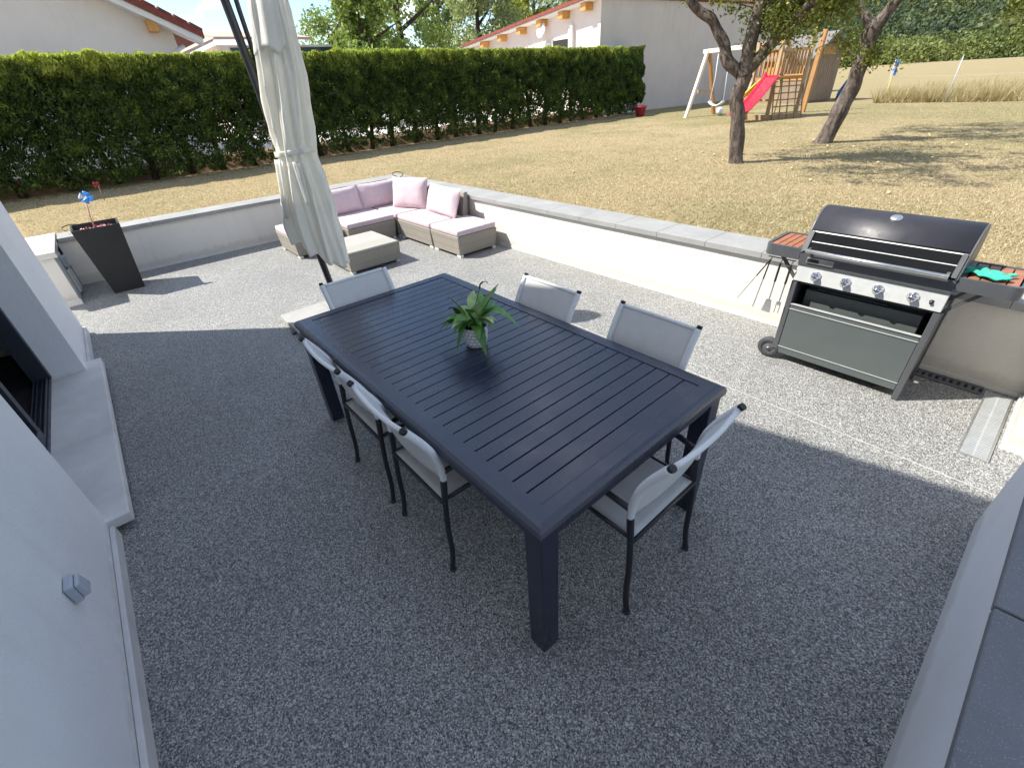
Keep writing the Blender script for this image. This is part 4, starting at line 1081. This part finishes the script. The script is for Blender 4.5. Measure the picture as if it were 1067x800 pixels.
# number sign on a yellow post
t = thing('field_sign', 'blue and white sign on a yellow post at the edge of the field', 'sign', (-6.2, 24.9, GZ))
MB().bar((0, 0, -.05), (0, 0, 1.0), .045).build('post', painted('faded_yellow', (.62, .50, .16), .6), t)
bd = MB().box(.04, .07, -.16, .16, .78, 1.28).build('board', M['signblue'], t, bevel=.004)
MB().box(.071, .076, .11, .155, .80, 1.26).build('white_edge', M['signwhite'], bd)
cu = bpy.data.curves.new('numeral', 'FONT'); cu.body = '2'; cu.size = .42; cu.extrude = .003; cu.align_x = 'CENTER'; cu.materials.append(M['navy'])
tx = bpy.data.objects.new('numeral', cu); COL.objects.link(tx); tx.parent = bd; tx.rotation_euler = (rad(90), 0, rad(90)); tx.location = (.074, -.03, .88)
dg = bpy.context.evaluated_depsgraph_get(); me_ = bpy.data.meshes.new_from_object(tx.evaluated_get(dg)); nm_ = bpy.data.objects.new('numeral', me_); COL.objects.link(nm_); nm_.parent = bd; nm_.rotation_euler = tx.rotation_euler; nm_.location = tx.location; bpy.data.objects.remove(tx); nm_.name = 'numeral'
# fence posts
fp = None
for k, (x, y) in enumerate(((-6.35, 25.3), (-3.9, 22.75), (-.2, 22.75), (3.6, 22.75))):
    if fp is None:
        fp = thing('fence_post', 'x', 'fence post', group='thin fence posts along the field')
        MB().tube([(0, 0, -.05), (0, 0, 1.27)], .017, 8).build('rod', M['lightgrey'], fp)
        MB().tube([(0, 0, 1.27), (0, 0, 1.30)], .022, 8).build('cap', M['lightgrey'], fp); o = fp
    else: o = copy_tree(fp)
    o.location = (x, y, GZ)
    o['label'] = ['thin pale fence post right behind the yellow sign post', 'thin pale fence post in the tall grass above the barbecue', 'thin pale fence post at the right edge of the tall grass', 'thin pale fence post farther right along the tall grass'][k]
for k, z in enumerate((.75, 1.15)):
    o = MB().tube([(-6.35, 25.3, GZ + z), (-3.9, 22.75, GZ + z), (3.6, 22.75, GZ + z)], .0025, 5).build('fence_wire', M['lightgrey'])
    tag(o, 'thin %s wire strung between the pale fence posts' % ('lower', 'upper')[k], 'wire')

# ------------------------------------------------------------------ buildings behind
# long building with a plain wall (right)
t = thing('outbuilding', 'long pale outbuilding with a plain grey wall and orange rafter ends', 'building', (-14.4, 17.3, GZ), rad(-6.0))
EH = 3.85; BW = 9.5; BL = 14.
def rz_(x): return EH - .078 * (-x)
b = MB()
b.prism([(0, -.1), (0, rz_(0)), (-BW, rz_(-BW)), (-BW, -.1)][::-1], 'y', 0.001, BL)
b.build('wall', M['wall_barn'], t)
b = MB(); b.prism([(-.003, 0), (-.003, rz_(0) - .01), (-BW, rz_(-BW) - .01), (-BW, 0)][::-1], 'y', -.02, 0); b.build('gable_wall', M['gable'], t)
b = MB(); b.prism([(.12, rz_(.12) + .02), (.12, rz_(.12) + .14), (-BW - .4, rz_(-BW - .4) + .14), (-BW - .4, rz_(-BW - .4) + .02)][::-1], 'y', -.55, BL + .3)
rf = b.build('roof', M['tile_red'], t)
b = MB(); b.prism([(.1, rz_(.1) - .03), (.1, rz_(.1) + .015), (-BW - .38, rz_(-BW - .38) + .015), (-BW - .38, rz_(-BW - .38) - .03)][::-1], 'y', -.5, -.02); b.build('soffit', M['fascia'], rf)
b = MB()
for k in range(46): y = -.4 + k * .31; b.box(.121, .16, y, y + .2, rz_(0) + .06, rz_(0) + .17)
b.build('verge_tiles', M['tile_tan'], rf)
for x in (-.6, -1.95, -3.4, -4.9, -6.5, -8.1):
    MB().box(x - .14, x + .14, -.42, -.021, rz_(x) - .27, rz_(x) - .035).build('rafter_end', M['rafter'], t)
wn = MB().box(-2.85, -1.75, -.035, -.021, 2.25 - .2, 2.25 + .55 - .02).build('window', M['dark'], t)
MB().box(-3.0, -2.86, -.07, -.022, 2.0, 2.85).build('frame', M['fascia'], wn)
MB().box(-1.74, -1.5, -.16, -.022, 2.0, 3.2).build('shutter', M['fascia'], t); MB().box(-4.6, -3.01, -.10, -.022, 2.0, 2.74).build('shutter', M['fascia'], t)
MB().lathe([(.001, .06), (.2, .03), (.28, -.02)], n=20, T=Matrix.Rotation(rad(75), 4, 'X'), c=(-3.35, -.35, 3.2)).build('satellite_dish', M['signwhite'], t)
# neighbour house (left)
t = thing('neighbour_house', 'cream gabled house with red roof edge above the hedge at the left', 'house', (-18, 0, GZ))
def nt_(y): return 3.55 - .49 * (y - 2.44) - .02
b = MB(); b.prism([(-14, 0), (3.35, 0), (3.35, nt_(3.35)), (-4, nt_(-4)), (-14, nt_(-4) - .49 * 10)], 'x', -9, 0); b.build('wall', M['wall_neigh'], t)
b = MB(); b.prism([(-4, nt_(-4) + .12), (4.0, nt_(4.0) + .12), (4.0, nt_(4.0) + .30), (-4, nt_(-4) + .30)], 'x', -9.5, .5)
b.prism([(-14, nt_(-4) - 4.9 + .12), (-4.001, nt_(-4) + .12), (-4.001, nt_(-4) + .30), (-14, nt_(-4) - 4.9 + .30)], 'x', -9.5, .5); rf = b.build('roof', M['tile_red'], t)
b = MB()
for k in range(26):
    y = -4 + k * .31; b.prism([(y, nt_(y) + .302), (y + .26, nt_(y + .26) + .302), (y + .26, nt_(y + .26) + .34), (y, nt_(y) + .36)], 'x', .1, .52)
b.build('verge_tiles', M['tile_red'], rf)
b = MB(); b.prism([(-4, nt_(-4) - .04), (3.95, nt_(3.95) - .04), (3.95, nt_(3.95) + .118), (-4, nt_(-4) + .118)], 'x', .002, .46); b.build('soffit', M['fascia'], rf)
for y in (2.9, .6, -1.7): MB().box(.001, .40, y - .12, y + .10, nt_(y) - .26, nt_(y) - .02).build('rafter_end', M['rafter'], t)
MB().tube([(.08, 2.2, 1.95), (.08, 3.2, 2.6), (.08, 3.5, 2.75)], .05, 8).build('gutter_pipe', M['alu'], t)
# small house farther
t = thing('distant_house', 'small house with tan sheet roof beyond the hedge beside the parasol mast', 'house', (-26, 6, GZ))
b = MB(); b.box(-7, -.1, 0.3, 6, 0, 3.4); b.build('wall', M['wall_neigh'], t)
b = MB(); b.hexa([(.3, .2, 3.55), (.3, 4.3, 3.55), (-3.0, 4.3, 4.05), (-3.0, -.4, 4.05)], [(.3, .2, 3.65), (.3, 4.3, 3.65), (-3.0, 4.3, 4.15), (-3.0, -.4, 4.15)]); b.build('roof', M['tile_tan'], t)
b = MB(); b.hexa([(.3, .15, 3.5), (-3, -.45, 4.0), (-3, -1.6, 3.1), (.0, -1.2, 3.0)], [(.32, .19, 3.6), (-3, -.41, 4.1), (-3, -1.65, 3.2), (.0, -1.25, 3.1)]); b.build('roof', M['tile_tan'], t)
b = MB(); b.box(-.095, -.05, .8, 5.5, .5, 3.3); b.build('window', painted('dark_glazing', (.02, .04, .05), .3), t)

# ------------------------------------------------------------------ far trees
def far_tree(x, y, h, w_, m, label, nn=9000, leaf=.28, shape=1.0, base=.15, dens=-.15):
    t = thing('tree', label, 'tree', (x, y, GZ), group='trees behind the hedge')
    b = MB(); b.tube([(0, 0, -.1), (.05, .1, h * .25), (-.1, 0, h * .55), (0, .1, h * .85)], [w_ * .05, w_ * .04, w_ * .025, .03], 8)
    for q in range(9):
        a = random.uniform(0, 6.28); z = random.uniform(.2, .7) * h; b.tube([(0, 0, z), (math.cos(a) * w_ * .2, math.sin(a) * w_ * .2, z + h * .08), (math.cos(a) * w_ * .42, math.sin(a) * w_ * .42, z + h * .18)], [w_ * .018, w_ * .012, .01], 6)
    b.build('trunk', M['hbark'], t)
    nb = 30; P = []
    for q in range(nb):
        s = random.random(); zc = h * (base + (1 - base) * s * .92); R = w_ * .5 * (math.sin(math.pi * min(1, (s * .86 + .14)) ** shape) * .75 + .12)
        a = random.uniform(0, 6.28); rr_ = R * math.sqrt(random.random())
        c = np.array([math.cos(a) * rr_, math.sin(a) * rr_, zc]); k = nn // nb; d = RNG.normal(size=(k, 3)); d /= np.linalg.norm(d, axis=1)[:, None]
        P.append(c + d * (RNG.random((k, 1)) ** .4) * w_ * random.uniform(.12, .24) * np.array([1, 1, .8]))
    P = np.concatenate(P); c_ = nz(P, 1.1 / max(.6, w_ / 6), x); P = P[c_ + RNG.normal(0, .1, len(P)) > dens]; P = P[P[:, 2] > .3]
    cl = nz(P, 2. / max(.6, w_ / 6), 3.)
    leaves('crown', P, RNG.uniform(leaf * .6, leaf * 1.4, len(P)), m, t, .6, .2, np.clip(.45 + .45 * cl + RNG.normal(0, .18, len(P)), 0, 1))
    return t
def ray_ground(px, dist):
    pass
FT = [(-24.5, 12.2, 5.4, 5.0, 'tree_a', 'loose yellow green tree just right of the closed parasol'),
      (-30, 17.5, 9.5, 6.5, 'tree_a', 'mid green tree with gaps in its crown, left of the dark tree'),
      (-36, 24.5, 11., 6.5, 'tree_b', 'dark green tree in the middle of the row behind the hedge'),
      (-30, 23.5, 8.5, 5.5, 'tree_c', 'pale silvery green bushy tree behind the middle of the hedge'),
      (-30, 28.0, 9.0, 5.0, 'tree_d', 'tall yellow green tree left of the outbuilding gable'),
      (-42, 40.0, 11, 8., 'tree_c', 'pale tree showing over the low end of the outbuilding roof'),
      (-45, 50.0, 11, 8., 'tree_b', 'dark tree showing over the outbuilding roof'),
      (-60, 26.0, 9, 12., 'tree_a', 'broad green tree far behind the parasol canopy')]
for (x, y, h, w_, m, lab) in FT: far_tree(x, y, h, w_, M[m], lab, nn=12000 if x > -40 else 8000, leaf=.22 if x > -40 else .34)

# bushes along the far field edge and forested hill
def at_dir(az, r): return np.array([r * math.cos(az), r * math.sin(az)])
n = 95; P = []; RB = []
for i in range(n):
    az = rad(random.uniform(88, 118)); r = random.uniform(150, 178); c = at_dir(az, r); w_ = random.uniform(4, 8); h = random.uniform(3.5, 6.0)
    k = 1500; d = RNG.normal(size=(k, 3)); d /= np.linalg.norm(d, axis=1)[:, None]; d[:, 2] = abs(d[:, 2])
    P.append(np.array([c[0], c[1], GZ]) + d * np.array([w_, w_, h]) * (RNG.random((k, 1)) ** .3) ); RB.append(np.full(k, random.random()))
P = np.concatenate(P); RB = np.concatenate(RB)
o = leaves('bush_row', P, RNG.uniform(.35, .75, len(P)), M['bushes'], None, .8, .3, np.clip(RB * .5 + .3 + .4 * nz(P, .4) + RNG.normal(0, .1, len(P)), 0, 1)); tag(o, 'band of green bushes along the far edge of the dry field', 'bushes', kind='stuff')
def hill_h(az, r):   # degrees, metres
    a = math.degrees(az); k = max(0, min(1, (r - 170) / 380)); k = k * k * (3 - 2 * k)
    hh = np.interp(a, [20, 60, 90, 97, 101, 105, 107.5, 110, 114, 122, 150, 190], [40, 60, 78, 72, 60, 46, 34, 31, 30, 26, 16, 8])
    return GZ + hh * k * (1 + .12 * mn.noise((a * .12, r * .006, 0)))
b = MB(); AZ = np.linspace(20, 190, 90); RS = np.linspace(165, 620, 26)
b.grid(lambda u, v: (lambda az, r: (r * math.cos(az), r * math.sin(az), hill_h(az, r) - .3))(rad(20 + 170 * u), 165 + 455 * v), 110, 26)
tag(b.build('hill', painted('hill_ground', (.10, .11, .05), .95, .3, 0, .02, world=True)), kind='structure')
P = []; RB = []; S = []
for i in range(3600):
    az = rad(random.uniform(90, 120) if i < 3300 else random.uniform(120, 150)); r = 180 + 380 * random.random() ** .8; c = at_dir(az, r); w_ = random.uniform(4, 7.5); h = random.uniform(4, 8)
    z = hill_h(az, r); k = 100; d = RNG.normal(size=(k, 3)); d /= np.linalg.norm(d, axis=1)[:, None]; d[:, 2] = abs(d[:, 2])
    P.append(np.array([c[0], c[1], z + 1]) + d * np.array([w_, w_, h]) * (.75 + .25 * RNG.random((k, 1)))); RB.append(np.full(k, random.random()))
P = np.concatenate(P); RB = np.concatenate(RB)
o = leaves('forest', P, RNG.uniform(.7, 1.5, len(P)), M['forest'], None, .8, .3, np.clip(RB * .8 + RNG.normal(0, .12, len(P)), 0, 1)); tag(o, 'forest covering the hill on the horizon', 'forest', kind='stuff')

# ------------------------------------------------------------------ light, sky, camera
SUN_AZ, SUN_EL = rad(46.5), rad(48)       # light travels toward +X +Y at SUN_AZ from +X
world = bpy.data.worlds.new('World'); SC.world = world; world.use_nodes = True; nt = world.node_tree
bg = nt.nodes['Background']; sky = N(nt, 'ShaderNodeTexSky'); sky.sky_type = 'NISHITA'; sky.sun_disc = False
dirx, diry = -math.cos(SUN_AZ), -math.sin(SUN_AZ)     # horizontal direction toward the sun
sky.sun_elevation = SUN_EL; sky.sun_rotation = math.atan2(dirx, diry); sky.altitude = 200; sky.air_density = 1.0; sky.dust_density = .15; sky.ozone_density = 2.6
co = N(nt, 'ShaderNodeTexCoord').outputs['Generated']
mp = N(nt, 'ShaderNodeMapping'); mp.inputs['Scale'].default_value = (1, 1, 2.2); mp.inputs['Location'].default_value = (.35, .1, .02); L(nt, co, mp.inputs['Vector'])
cf = noise(nt, mp.outputs[0], 5.5, 8, .58, .2)
cm = ramp(nt, cf, [(.51, g(0)), (.60, g(1))])
col = mix(nt, cm, sky.outputs[0], (7.5, 7.6, 7.9))
L(nt, col, bg.inputs['Color']); bg.inputs['Strength'].default_value = .115
sd = bpy.data.lights.new('sun', 'SUN'); sd.energy = 4.6; sd.angle = rad(.53); sd.color = (1, .955, .87)
so = bpy.data.objects.new('sun', sd); COL.objects.link(so)
v = Vector((math.cos(SUN_AZ) * math.cos(SUN_EL), math.sin(SUN_AZ) * math.cos(SUN_EL), -math.sin(SUN_EL)))
so.rotation_euler = v.to_track_quat('-Z', 'Y').to_euler(); so.location = (-10, -10, 20)

cd = bpy.data.cameras.new('camera'); cam = bpy.data.objects.new('camera', cd); COL.objects.link(cam); SC.camera = cam
Rv = Vector((0.6570039758608506, 0.7517908534606779, -0.05618085399760696)); Uv = Vector((-0.3877340595707631, 0.40087609334851027, 0.8300365394549883)); Fv = Vector((-0.646535439671957, 0.5235540759410646, -0.554872106718014))
mtx = Matrix((Rv, Uv, -Fv)).transposed().to_4x4(); mtx.translation = Vector((0, 0, 1.867279702608346)); cam.matrix_world = mtx
cd.lens = 15.813350913752531; cd.sensor_width = 36; cd.sensor_fit = 'HORIZONTAL'; cd.clip_start = .05; cd.clip_end = 3000
SC.render.engine = 'CYCLES'
SC.view_settings.view_transform = 'Standard'; SC.view_settings.look = 'None'; SC.view_settings.exposure = .98; SC.view_settings.gamma = 1
SC.render.resolution_x = 1024; SC.render.resolution_y = 767
